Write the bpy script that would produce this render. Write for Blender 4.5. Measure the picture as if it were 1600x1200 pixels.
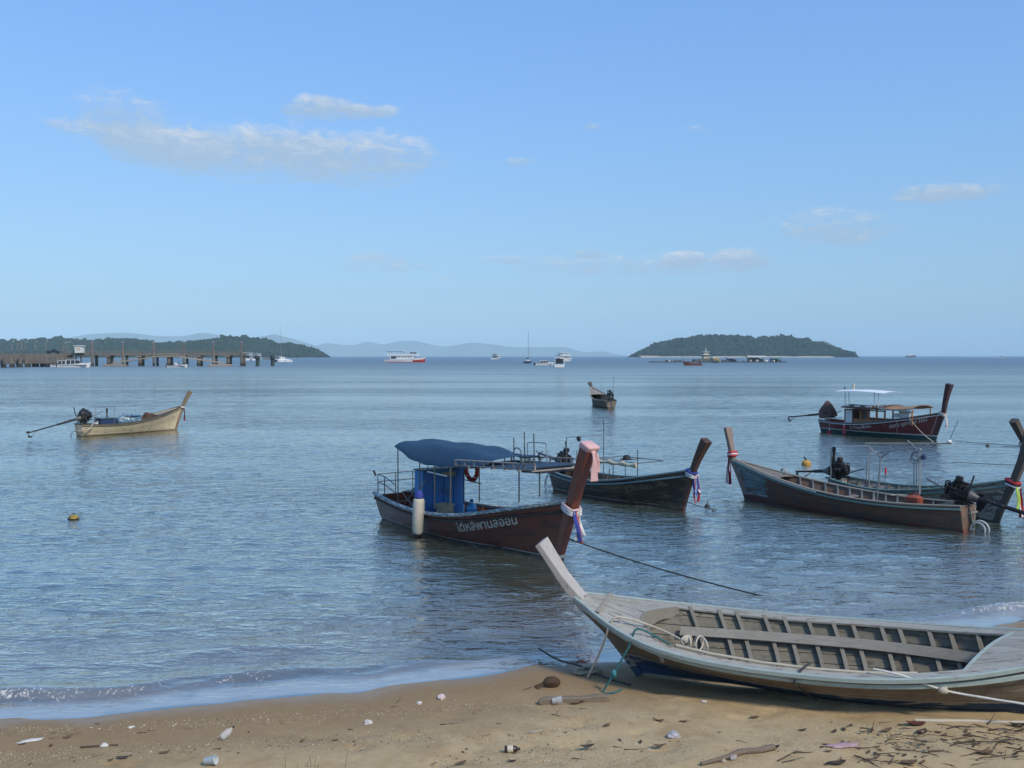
import bpy, bmesh, math, random
import numpy as np
from mathutils import Vector, Matrix, Euler, noise as mnoise

for o in list(bpy.data.objects):
    bpy.data.objects.remove(o)
scene = bpy.context.scene
COL = scene.collection
PI = math.pi
rad = math.radians

# ------------------------------------------------------------------ camera
FPX, CAMH = 1500.0, 4.2
HORIZON = 556.0
PITCH = math.atan((600 - HORIZON) / FPX)
cam_data = bpy.data.cameras.new('camera')
cam_data.sensor_fit = 'HORIZONTAL'
cam_data.sensor_width = 36.0
cam_data.lens = FPX * 36.0 / 1600.0
cam_data.clip_start = 0.05
cam_data.clip_end = 60000.0
cam = bpy.data.objects.new('camera', cam_data)
COL.objects.link(cam)
cam.location = (0, 0, CAMH)
cam.rotation_euler = (rad(90) - PITCH, 0, 0)
scene.camera = cam

# ------------------------------------------------------------------ light
SUN_EL, SUN_AZ = rad(42), rad(138)      # azimuth clockwise from +Y (view direction)
SKY_STRENGTH = 0.15
scene.view_settings.view_transform = 'Standard'
scene.view_settings.look = 'None'
scene.view_settings.exposure = 0.0
scene.view_settings.gamma = 1.0
scene.view_settings.use_curve_mapping = False
scene.cycles.use_denoising = True
scene.cycles.denoiser = 'OPENIMAGEDENOISE'
scene.cycles.max_bounces = 8
scene.cycles.diffuse_bounces = 3
scene.cycles.glossy_bounces = 3
scene.cycles.transparent_max_bounces = 12
scene.cycles.volume_bounces = 1
scene.cycles.sample_clamp_indirect = 4.0
scene.cycles.caustics_reflective = False
scene.cycles.caustics_refractive = False

sun_dir = Vector((math.sin(SUN_AZ) * math.cos(SUN_EL), math.cos(SUN_AZ) * math.cos(SUN_EL), math.sin(SUN_EL)))
sd = bpy.data.lights.new('sun', 'SUN')
sd.energy = 3.0
sd.angle = rad(9)
sd.color = (1.0, 0.87, 0.70)
sun = bpy.data.objects.new('sun', sd)
COL.objects.link(sun)
sun.rotation_euler = sun_dir.to_track_quat('Z', 'Y').to_euler()

world = bpy.data.worlds.new('World')
scene.world = world
world.use_nodes = True


class NT:
    """small helper round a node tree"""
    def __init__(self, tree):
        self.t = tree
        self.n = tree.nodes
        self.n.clear()

    def new(self, typ, **kw):
        n = self.n.new(typ)
        for k, v in kw.items():
            setattr(n, k, v)
        return n

    def link(self, a, b):
        self.t.links.new(a, b)

    def val(self, sock, v):
        if isinstance(v, bpy.types.NodeSocket):
            self.link(v, sock)
        else:
            sock.default_value = v

    def math(self, op, a, b=None, c=None, clamp=False):
        n = self.new('ShaderNodeMath', operation=op, use_clamp=clamp)
        self.val(n.inputs[0], a)
        if b is not None:
            self.val(n.inputs[1], b)
        if c is not None:
            self.val(n.inputs[2], c)
        return n.outputs[0]

    def vmath(self, op, a, b=None):
        n = self.new('ShaderNodeVectorMath', operation=op)
        self.val(n.inputs[0], a)
        if b is not None:
            self.val(n.inputs[1], b)
        return n.outputs[0]

    def mix(self, fac, a, b, blend='MIX'):
        n = self.new('ShaderNodeMix', data_type='RGBA', blend_type=blend)
        self.val(n.inputs[0], fac)
        self.val(n.inputs[6], a if isinstance(a, bpy.types.NodeSocket) else tuple(a)[:3] + (1,))
        self.val(n.inputs[7], b if isinstance(b, bpy.types.NodeSocket) else tuple(b)[:3] + (1,))
        return n.outputs[2]

    def ramp(self, fac, stops, interp='LINEAR'):
        n = self.new('ShaderNodeValToRGB')
        n.color_ramp.interpolation = interp
        el = n.color_ramp.elements
        while len(el) > 1:
            el.remove(el[-1])
        for i, (p, c) in enumerate(stops):
            e = el[0] if i == 0 else el.new(p)
            e.position = p
            e.color = tuple(c)[:3] + (1,) if hasattr(c, '__len__') else (c, c, c, 1)
        self.val(n.inputs[0], fac)
        return n.outputs[0]

    def noise(self, vec, scale, detail=4, rough=0.55, dist=0.0, out=0):
        n = self.new('ShaderNodeTexNoise')
        if vec is not None:
            self.link(vec, n.inputs['Vector'])
        n.inputs['Scale'].default_value = scale
        n.inputs['Detail'].default_value = detail
        n.inputs['Roughness'].default_value = rough
        n.inputs['Distortion'].default_value = dist
        return n.outputs[out]

    def smooth(self, v, lo, hi):
        n = self.new('ShaderNodeMapRange', interpolation_type='SMOOTHSTEP')
        self.val(n.inputs[0], v)
        n.inputs[1].default_value = lo
        n.inputs[2].default_value = hi
        return n.outputs[0]

    def mapping(self, vec, scale=(1, 1, 1), rot=(0, 0, 0), loc=(0, 0, 0)):
        n = self.new('ShaderNodeMapping')
        self.link(vec, n.inputs[0])
        n.inputs['Scale'].default_value = scale
        n.inputs['Rotation'].default_value = rot
        n.inputs['Location'].default_value = loc
        return n.outputs[0]

    def comb(self, x, y, z):
        n = self.new('ShaderNodeCombineXYZ')
        for i, v in enumerate((x, y, z)):
            self.val(n.inputs[i], v)
        return n.outputs[0]

    def sep(self, v):
        n = self.new('ShaderNodeSeparateXYZ')
        self.link(v, n.inputs[0])
        return n.outputs


def make_sky():
    # cumulus banks given as (azimuth, elevation, half width, half height) in degrees, weight
    clouds = [(-16.5, 11.3, 7.5, 1.7, .60), (-8.6, 11.4, 5.6, 1.7, .62), (-22.0, 12.9, 3.2, 1.6, .42), (-13.0, 12.2, 3.5, 1.2, .35), (-19.5, 11.4, 4.2, 1.1, .40), (-23.5, 11.8, 2.4, .7, .30),
              (-11.2, 14.0, 2.6, .75, .70), (-8.4, 14.0, 2.2, .6, .60), (-25.6, 12.2, 1.3, .5, .2), (-.1, 11.3, 1.5, .36, .40),
              (24.6, 8.75, 3.0, .62, .95), (17.8, 7.4, 4.4, 1.1, .50), (20.4, 6.6, 3.2, .6, .28),
              (13.4, 5.55, 1.8, .62, .85), (10.3, 5.75, 1.6, .5, .75), (-.7, 5.8, 2.3, .40, .42),
              (4.3, 6.15, 1.0, .28, .56), (-4.4, 4.5, .8, .3, .34), (4.8, 13.2, .9, .3, .32), (10.5, 13.0, 1.5, .35, .26),
              (-8.0, 6.0, 2.6, .5, .24), (6.8, 5.4, 9.0, .8, .46), (-7.0, 5.4, 5.0, .6, .36),
              (-46, 9, 9, 1.5, .6), (47, 13, 8, 1.4, .6), (70, 8, 10, 1.4, .6), (-80, 14, 10, 2.2, .6),
              (115, 11, 12, 2, .6), (-130, 10, 12, 2, .6), (160, 16, 12, 2.4, .55)]
    N = NT(world.node_tree)
    out = N.new('ShaderNodeOutputWorld')
    bg = N.new('ShaderNodeBackground')
    sky = N.new('ShaderNodeTexSky')
    sky.sky_type = 'NISHITA'
    sky.sun_disc = False
    sky.sun_elevation = SUN_EL
    sky.sun_rotation = SUN_AZ
    sky.altitude = 0
    sky.air_density = 1.0
    sky.dust_density = 1.6
    sky.ozone_density = 2.2
    tc = N.new('ShaderNodeTexCoord')
    x, y, z = N.sep(tc.outputs['Generated'])
    az = N.math('MULTIPLY', N.math('ARCTAN2', x, y), 180 / PI)
    el = N.math('MULTIPLY', N.math('ARCSINE', z), 180 / PI)
    p = N.comb(az, el, 0.0)

    wv = N.vmath('MULTIPLY', p, (0.30, 1.0, 1.0))
    warp = N.noise(wv, 0.5, 2, .5, out=1)
    warp = N.vmath('MULTIPLY', N.vmath('SUBTRACT', warp, (.5, .5, .5)), (3.4, 1.1, 0))
    wx, wy, _ = N.sep(N.vmath('ADD', p, warp))
    total, side = 0.0, 0.0
    for a, e, w, h, s in clouds:
        s, h = s * 1.3, h * 1.15
        ux = N.math('MULTIPLY_ADD', wx, 1 / w, -a / w)
        uy = N.math('MULTIPLY_ADD', wy, 1 / h, -e / h)
        m = N.math('MULTIPLY', N.math('SUBTRACT', 1.0, N.math('MULTIPLY_ADD', ux, ux, N.math('MULTIPLY', uy, uy)), clamp=True), s)
        total = N.math('ADD', m, total)
        side = N.math('MULTIPLY_ADD', m, uy, side)
    nz = N.noise(N.vmath('MULTIPLY', p, (0.42, 1.0, 1.0)), 1.6, 10, .68, .7)
    top = N.math('DIVIDE', side, N.math('ADD', total, .001))
    edge = N.math('MULTIPLY_ADD', N.math('SUBTRACT', nz, .5), 2.2, total)
    d0 = N.math('MULTIPLY', N.smooth(edge, .0, 1.05), N.smooth(total, .0, .42))
    lit = N.smooth(N.math('MULTIPLY_ADD', N.math('SUBTRACT', nz, .5), 2.4, N.math('MULTIPLY', top, .8)), -.15, 1.0)
    ccol = N.mix(lit, (2.6, 3.5, 4.6), (4.7, 5.0, 5.5))
    gm = N.new('ShaderNodeGamma')
    N.link(sky.outputs[0], gm.inputs[0])
    gm.inputs[1].default_value = .55
    tint = N.mix(N.smooth(z, .0, .36), SKY_TINT_LOW, SKY_TINT)
    base = N.mix(1.0, gm.outputs[0], tint, 'MULTIPLY')
    colr = N.mix(N.math('MULTIPLY', d0, .88, clamp=True), base, ccol)
    N.link(colr, bg.inputs[0])
    bg.inputs[1].default_value = SKY_STRENGTH
    N.link(bg.outputs[0], out.inputs[0])
    world.cycles.sampling_method = 'MANUAL'
    world.cycles.sample_map_resolution = 512


SKY_TINT = (1.09, 1.77, 2.74)
SKY_TINT_LOW = (1.25, 1.76, 2.18)
make_sky()

# ------------------------------------------------------------------ helpers
def ray(px, py):
    """world direction of a photograph pixel (1600 x 1200)"""
    d = Vector(((px - 800) / FPX, -(py - 600) / FPX, -1.0))
    return cam.rotation_euler.to_matrix() @ d


def at_z(px, py, z=0.0):
    d = ray(px, py)
    k = (z - CAMH) / d.z
    return Vector((0, 0, CAMH)) + d * k


def at_y(px, py, Y):
    d = ray(px, py)
    return Vector((0, 0, CAMH)) + d * (Y / d.y)


def lerp(a, b, t):
    return a + (b - a) * t


def curve(pts):
    """smooth monotone interpolation through (t, value) points"""
    xs = [p[0] for p in pts]
    ys = [p[1] for p in pts]
    n = len(xs)
    m = []
    for i in range(n):
        if i == 0:
            m.append((ys[1] - ys[0]) / (xs[1] - xs[0]))
        elif i == n - 1:
            m.append((ys[-1] - ys[-2]) / (xs[-1] - xs[-2]))
        else:
            m.append((ys[i + 1] - ys[i - 1]) / (xs[i + 1] - xs[i - 1]))

    def f(t):
        t = max(xs[0], min(xs[-1], t))
        for i in range(n - 1):
            if t <= xs[i + 1]:
                break
        h = xs[i + 1] - xs[i]
        s = (t - xs[i]) / h
        return ((2 * s**3 - 3 * s**2 + 1) * ys[i] + (s**3 - 2 * s**2 + s) * h * m[i]
                + (-2 * s**3 + 3 * s**2) * ys[i + 1] + (s**3 - s**2) * h * m[i + 1])
    return f


def tag(o, label=None, category=None, group=None, kind=None):
    if label:
        o['label'] = label
    if category:
        o['category'] = category
    if group:
        o['group'] = group
    if kind:
        o['kind'] = kind
    return o


def empty(name, loc=(0, 0, 0), rz=0.0, parent=None):
    o = bpy.data.objects.new(name, None)
    o.empty_display_size = 0.2
    COL.objects.link(o)
    o.location = loc
    o.rotation_euler = (0, 0, rz)
    if parent:
        o.parent = parent
    return o


def link_mesh(name, me, mat=None, parent=None):
    if mat is not None and not me.materials:
        me.materials.append(mat)
    o = bpy.data.objects.new(name, me)
    COL.objects.link(o)
    if parent is not None:
        o.parent = parent
    return o


class MB:
    """collects shapes into one mesh"""
    def __init__(self):
        self.v = []
        self.f = []

    def add(self, vs, fs):
        b = len(self.v)
        self.v.extend([tuple(p) for p in vs])
        self.f.extend([tuple(i + b for i in q) for q in fs])
        return self

    def box(self, c, s, rot=None, taper=1.0, bev=0.0):
        hx, hy, hz = s[0] / 2, s[1] / 2, s[2] / 2
        R = Euler(rot).to_matrix() if rot else None
        b = min(bev, hx * .6, hy * .6, hz * .6)
        if b <= 0:
            vs = [(-hx, -hy, -hz), (hx, -hy, -hz), (hx, hy, -hz), (-hx, hy, -hz)]
            vs += [(x * taper, y * taper, hz) for x, y, z in vs]
            fs = [(0, 3, 2, 1), (4, 5, 6, 7), (0, 1, 5, 4), (1, 2, 6, 5), (2, 3, 7, 6), (3, 0, 4, 7)]
        else:
            rings = []
            for z, i in ((-hz, b), (-hz + b, 0), (hz - b, 0), (hz, b)):
                k = lerp(1, taper, (z + hz) / (2 * hz))
                X, Y, c2 = (hx - i) * k, (hy - i) * k, b
                rings.append([(X, Y - c2, z), (X - c2, Y, z), (-X + c2, Y, z), (-X, Y - c2, z),
                              (-X, -Y + c2, z), (-X + c2, -Y, z), (X - c2, -Y, z), (X, -Y + c2, z)])
            vs = [p for r in rings for p in r]
            fs = [tuple(range(7, -1, -1)), tuple(range(24, 32))]
            for r in range(3):
                for i in range(8):
                    j = (i + 1) % 8
                    fs.append((r * 8 + i, r * 8 + j, r * 8 + 8 + j, r * 8 + 8 + i))
        out = []
        for p in vs:
            p = Vector(p)
            if R:
                p = R @ p
            out.append(p + Vector(c))
        return self.add(out, fs)

    def loft(self, rings, closed=True, caps=True):
        n = len(rings[0])
        vs = [p for r in rings for p in r]
        fs = []
        for r in range(len(rings) - 1):
            for i in range(n if closed else n - 1):
                j = (i + 1) % n
                fs.append((r * n + i, r * n + j, (r + 1) * n + j, (r + 1) * n + i))
        if caps and closed:
            fs.append(tuple(range(n - 1, -1, -1)))
            fs.append(tuple(range((len(rings) - 1) * n, len(rings) * n)))
        return self.add(vs, fs)

    def tube(self, pts, r, seg=6, caps=True, r2=None):
        pts = [Vector(p) for p in pts]
        n = len(pts)
        rings = []
        up = None
        for i, p in enumerate(pts):
            t = (pts[min(i + 1, n - 1)] - pts[max(i - 1, 0)])
            if t.length < 1e-9:
                t = Vector((0, 0, 1))
            t.normalize()
            if up is None:
                up = Vector((0, 0, 1)) if abs(t.z) < .9 else Vector((1, 0, 0))
            a = t.cross(up)
            if a.length < 1e-6:
                a = t.orthogonal()
            a.normalize()
            b = a.cross(t).normalized()
            up = b
            rr = r if not callable(r) else r(i / max(1, n - 1))
            if r2 is not None:
                rr = lerp(r, r2, i / max(1, n - 1))
            rings.append([p + a * rr * math.cos(2 * PI * k / seg) + b * rr * math.sin(2 * PI * k / seg) for k in range(seg)])
        return self.loft(rings, True, caps)

    def lathe(self, prof, seg=16, c=(0, 0, 0), axis='z'):
        rings = []
        for r, z in prof:
            ring = []
            for k in range(seg):
                a = 2 * PI * k / seg
                p = (r * math.cos(a), r * math.sin(a), z)
                if axis == 'x':
                    p = (p[2], p[0], p[1])
                elif axis == 'y':
                    p = (p[1], p[2], p[0])
                ring.append(Vector(p) + Vector(c))
            rings.append(ring)
        return self.loft(rings, True, True)

    def torus(self, c, R, r, axis='z', seg=24, seg2=8, a0=0, a1=2 * PI):
        pts = []
        for i in range(seg + 1):
            a = lerp(a0, a1, i / seg)
            p = {'z': (R * math.cos(a), R * math.sin(a), 0), 'y': (R * math.cos(a), 0, R * math.sin(a)),
                 'x': (0, R * math.cos(a), R * math.sin(a))}[axis]
            pts.append(Vector(c) + Vector(p))
        return self.tube(pts, r, seg2)

    def blob(self, c, s, sub=2, amp=.15, freq=1.5, seed=0, rot=None):
        bm = bmesh.new()
        bmesh.ops.create_icosphere(bm, subdivisions=sub, radius=1)
        R = Euler(rot).to_matrix() if rot else None
        vs = []
        for v in bm.verts:
            k = 1 + amp * mnoise.noise(v.co * freq + Vector((seed * 3.7, seed * 1.3, seed)))
            p = Vector((v.co.x * s[0] * k, v.co.y * s[1] * k, v.co.z * s[2] * k))
            if R:
                p = R @ p
            vs.append(p + Vector(c))
        fs = [tuple(v.index for v in f.verts) for f in bm.faces]
        bm.free()
        return self.add(vs, fs)

    def mesh(self, name, smooth=35):
        me = bpy.data.meshes.new(name)
        me.from_pydata(self.v, [], self.f)
        me.validate()
        bm = bmesh.new()
        bm.from_mesh(me)
        bmesh.ops.recalc_face_normals(bm, faces=bm.faces)
        bm.to_mesh(me)
        bm.free()
        if smooth:
            me.polygons.foreach_set('use_smooth', [True] * len(me.polygons))
            me.set_sharp_from_angle(angle=rad(smooth))
        return me

    def build(self, name, mat, parent=None, smooth=35):
        return link_mesh(name, self.mesh(name, smooth), mat, parent)


def sag(a, b, drop, n=12):
    a, b = Vector(a), Vector(b)
    return [a.lerp(b, i / n) - Vector((0, 0, drop * 4 * (i / n) * (1 - i / n))) for i in range(n + 1)]


def smooth_path(pts, n=6):
    pts = [Vector(p) for p in pts]
    out = []
    for i in range(len(pts) - 1):
        p0, p1, p2, p3 = pts[max(i - 1, 0)], pts[i], pts[i + 1], pts[min(i + 2, len(pts) - 1)]
        for k in range(n):
            t = k / n
            out.append(0.5 * ((2 * p1) + (p2 - p0) * t + (2 * p0 - 5 * p1 + 4 * p2 - p3) * t * t + (3 * p1 - p0 - 3 * p2 + p3) * t**3))
    out.append(pts[-1])
    return out


# ------------------------------------------------------------------ materials
MATS = {}


def M(name, base, rough=.6, var=.25, scale=6, bump=.15, stretch=(1, 1, 1), wear=None, wear_amt=.5, wear_scale=9,
      metal=0.0, spec=.4, streak=0.0, bands=None, grain=0.0):
    """weathered surface: base colour with broad variation, fine grain, optional flaked wear colour,
    optional paint bands given as (z below which, colour) in object space"""
    if name in MATS:
        return MATS[name]
    m = bpy.data.materials.new(name)
    m.use_nodes = True
    N = NT(m.node_tree)
    out = N.new('ShaderNodeOutputMaterial')
    b = N.new('ShaderNodeBsdfPrincipled')
    N.link(b.outputs[0], out.inputs[0])
    tc = N.new('ShaderNodeTexCoord')
    ob = tc.outputs['Object']
    vec = N.mapping(ob, stretch)
    info = N.new('ShaderNodeObjectInfo')
    rnd = info.outputs['Random']
    vec = N.vmath('ADD', vec, N.comb(N.math('MULTIPLY', rnd, 37.0), N.math('MULTIPLY', rnd, 11.0), 0.0))
    n1 = N.noise(vec, scale, 6, .6)
    n2 = N.noise(vec, scale * 7, 4, .65)
    colr = base
    if bands:
        z = N.sep(ob)[2]
        z = N.math('ADD', z, N.math('MULTIPLY', N.math('SUBTRACT', n2, .5), .018))
        for lim, c in bands:
            f = N.math('LESS_THAN', z, lim)
            colr = N.mix(f, colr, c)
    k = N.math('ADD', 1 - var, N.math('MULTIPLY', n1, 2 * var))
    k = N.math('MULTIPLY', k, N.math('ADD', 1 - var * .6, N.math('MULTIPLY', n2, 1.2 * var)))
    k = N.math('MULTIPLY', k, N.math('ADD', 1 - var * .5, N.math('MULTIPLY', rnd, var)))
    colr = N.mix(1.0, colr, N.comb(k, k, k), 'MULTIPLY')
    if grain:
        gv = N.mapping(ob, (1.2, 26, 26))
        gn = N.noise(gv, 3.0, 5, .7, .6)
        gk = N.math('ADD', 1 - grain, N.math('MULTIPLY', gn, 2 * grain))
        colr = N.mix(1.0, colr, N.comb(gk, gk, gk), 'MULTIPLY')
    if streak:
        sv = N.mapping(ob, (9, 9, .7))
        sn = N.smooth(N.noise(sv, 1.6, 5, .6), .48, .75)
        colr = N.mix(N.math('MULTIPLY', sn, streak), colr, (.05, .045, .035))
    if wear:
        wn = N.noise(vec, wear_scale, 7, .68, .4)
        f = N.smooth(wn, 1 - wear_amt - .04, 1 - wear_amt + .04)
        colr = N.mix(f, colr, wear)
    N.val(b.inputs['Base Color'], colr if isinstance(colr, bpy.types.NodeSocket) else tuple(colr) + (1,))
    b.inputs['Roughness'].default_value = rough
    N.link(N.math('ADD', rough - .08, N.math('MULTIPLY', n2, .16), clamp=True), b.inputs['Roughness'])
    b.inputs['Metallic'].default_value = metal
    b.inputs['Specular IOR Level'].default_value = spec
    if bump:
        bp = N.new('ShaderNodeBump')
        bp.inputs['Strength'].default_value = bump
        bp.inputs['Distance'].default_value = .01
        hgt = N.math('ADD', n1, N.math('MULTIPLY', n2, .6))
        if grain:
            hgt = N.math('ADD', hgt, gn)
        N.link(hgt, bp.inputs['Height'])
        N.link(bp.outputs[0], b.inputs['Normal'])
    MATS[name] = m
    return m


# ------------------------------------------------------------------ the setting: beach, sea, land, haze
def shore_y(x):
    """y of the water's edge (at z = 0) along the beach"""
    return 12.55 + 0.275 * x + .16 * math.sin(x * .55 + .4) + .07 * math.sin(x * 1.7 + 1.1) + .04 * math.sin(x * 4.1) + .11 * max(0, x - 5)


COSB = 1 / math.sqrt(1 + .275**2)


def sand_profile(s):
    """height of the sand s metres inland (s < 0: under the sea)"""
    s = np.asarray(s, float)
    land = .042 * s + .05 * np.clip(s - 1.2, 0, 3) * .5
    land = np.where(s > 5, .042 * 5 + .05 * 3 * .5 + (s - 5) * .10 - 0, land)
    sea = np.where(s > -.9, .02 * s, -.018 + (s + .9) * .075)
    return np.where(s > 0, land, np.maximum(sea, -2.5))


def shore_np(x):
    return 12.55 + 0.275 * x + .16 * np.sin(x * .55 + .4) + .07 * np.sin(x * 1.7 + 1.1) + .04 * np.sin(x * 4.1) + .11 * np.maximum(0, x - 5)


def sand_np(x, y):
    s = (shore_np(x) - y) * COSB
    z = sand_profile(s)
    dry = np.clip((s - .3) / 1.5, 0, 1)
    z = z + dry * (.012 * np.sin(x * 2.3 + y * .9) + .010 * np.sin(y * 3.7 - x * 1.1 + .5) + .006 * np.sin(x * 6.1 + y * 5.3))
    return z


def sand_z(x, y):
    return float(sand_np(np.array([float(x)]), np.array([float(y)]))[0])


def on_sand(px, py):
    """the point of the beach that a photograph pixel shows"""
    z = .1
    for _ in range(12):
        p = at_z(px, py, z)
        z = sand_z(p.x, p.y)
    return at_z(px, py, z)


def grid_mesh(name, X, Y, Z):
    ny, nx = X.shape
    me = bpy.data.meshes.new(name)
    co = np.stack([X, Y, Z], -1).reshape(-1, 3).astype(np.float32)
    idx = np.arange(ny * nx).reshape(ny, nx)
    q = np.stack([idx[:-1, :-1], idx[:-1, 1:], idx[1:, 1:], idx[1:, :-1]], -1).reshape(-1, 4)
    me.vertices.add(len(co))
    me.vertices.foreach_set('co', co.ravel())
    me.loops.add(q.size)
    me.loops.foreach_set('vertex_index', q.ravel().astype(np.int32))
    me.polygons.add(len(q))
    me.polygons.foreach_set('loop_start', np.arange(0, q.size, 4, dtype=np.int32))
    me.polygons.foreach_set('use_smooth', np.ones(len(q), bool))
    me.update(calc_edges=True)
    me.validate()
    return me


def sand_material():
    m = bpy.data.materials.new('beach_sand')
    m.use_nodes = True
    N = NT(m.node_tree)
    out = N.new('ShaderNodeOutputMaterial')
    b = N.new('ShaderNodeBsdfPrincipled')
    N.link(b.outputs[0], out.inputs[0])
    geo = N.new('ShaderNodeNewGeometry')
    pos = geo.outputs['Position']
    at = N.new('ShaderNodeAttribute')
    at.attribute_name = 'inland'
    s = at.outputs['Fac']
    warp = N.noise(pos, .8, 4, .6)
    fine = N.noise(pos, 160, 3, .7)
    mid = N.noise(pos, 9, 6, .65)
    blot = N.noise(pos, 2.2, 5, .6)
    sw = N.math('ADD', s, N.math('MULTIPLY', N.math('SUBTRACT', warp, .5), 1.0))
    wet = N.math('SUBTRACT', 1.0, N.smooth(sw, .5, 2.7))
    damp = N.smooth(blot, .42, .68)
    dry = N.mix(damp, (.46, .34, .18), (.37, .26, .13))
    colr = N.mix(wet, dry, (.265, .178, .088))
    k = N.math('ADD', .72, N.math('MULTIPLY', fine, .56))
    k = N.math('MULTIPLY', k, N.math('ADD', .82, N.math('MULTIPLY', mid, .36)))
    colr = N.mix(1.0, colr, N.comb(k, k, k), 'MULTIPLY')
    # coarse shell grit and dark organic specks lying in drifts along the tide lines
    vor = N.new('ShaderNodeTexVoronoi')
    N.link(pos, vor.inputs['Vector'])
    vor.inputs['Scale'].default_value = 55
    lines = N.noise(N.mapping(pos, (.35, 1.5, 1), (0, 0, -.27)), 1.4, 5, .65)
    drift = N.smooth(lines, .48, .66)
    pick = N.sep(vor.outputs['Color'])
    dot = N.math('LESS_THAN', vor.outputs['Distance'], .33)
    pale = N.math('MULTIPLY', N.math('MULTIPLY', dot, N.math('GREATER_THAN', pick[0], .72)), N.math('ADD', .1, drift, clamp=True))
    dark = N.math('MULTIPLY', N.math('MULTIPLY', dot, N.math('LESS_THAN', pick[0], .14)), N.math('ADD', .15, drift, clamp=True))
    keep = N.smooth(sw, .5, 1.3)
    colr = N.mix(N.math('MULTIPLY', N.math('MULTIPLY', pale, .8), keep), colr, (.66, .60, .50))
    colr = N.mix(N.math('MULTIPLY', N.math('MULTIPLY', dark, .8), keep), colr, (.10, .07, .045))
    N.link(colr, b.inputs['Base Color'])
    soak = N.math('SUBTRACT', 1.0, N.smooth(sw, .0, .5))
    N.link(N.math('SUBTRACT', .92, N.math('MULTIPLY', soak, .62)), b.inputs['Roughness'])
    b.inputs['Specular IOR Level'].default_value = .35
    bp = N.new('ShaderNodeBump')
    bp.inputs['Distance'].default_value = .012
    N.link(N.math('MULTIPLY', keep, .8), bp.inputs['Strength'])
    h = N.math('ADD', N.math('MULTIPLY', fine, .35), N.math('ADD', mid, N.math('MULTIPLY', dot, N.math('MULTIPLY', drift, .5))))
    N.link(h, bp.inputs['Height'])
    N.link(bp.outputs[0], b.inputs['Normal'])
    return m


def build_beach():
    ys = np.concatenate([np.linspace(-30, 6, 40), np.linspace(6.1, 22, 330), np.linspace(23, 60, 30)])
    xs = np.concatenate([np.linspace(-70, -9.2, 40), np.linspace(-9, 13, 420), np.linspace(13.2, 75, 40)])
    X, Y = np.meshgrid(xs, ys)
    Z = sand_np(X, Y)
    rng = np.random.default_rng(4)
    # scuffed, footprinted upper beach
    s = (shore_np(X) - Y) * COSB
    for _ in range(420):
        cx, cy = rng.uniform(-8, 12), rng.uniform(7, 14)
        si = (shore_np(np.array(cx)) - cy) * COSB
        if si < 1.2:
            continue
        r = rng.uniform(.07, .22)
        d2 = ((X - cx) ** 2 + ((Y - cy) * 1.5) ** 2) / r**2
        Z += rng.uniform(-.050, .026) * np.exp(-d2)
    me = grid_mesh('beach', X, Y, Z)
    a = me.attributes.new('inland', 'FLOAT', 'POINT')
    a.data.foreach_set('value', s.ravel().astype(np.float32))
    o = link_mesh('beach', me, sand_material())
    tag(o, kind='structure')


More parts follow.
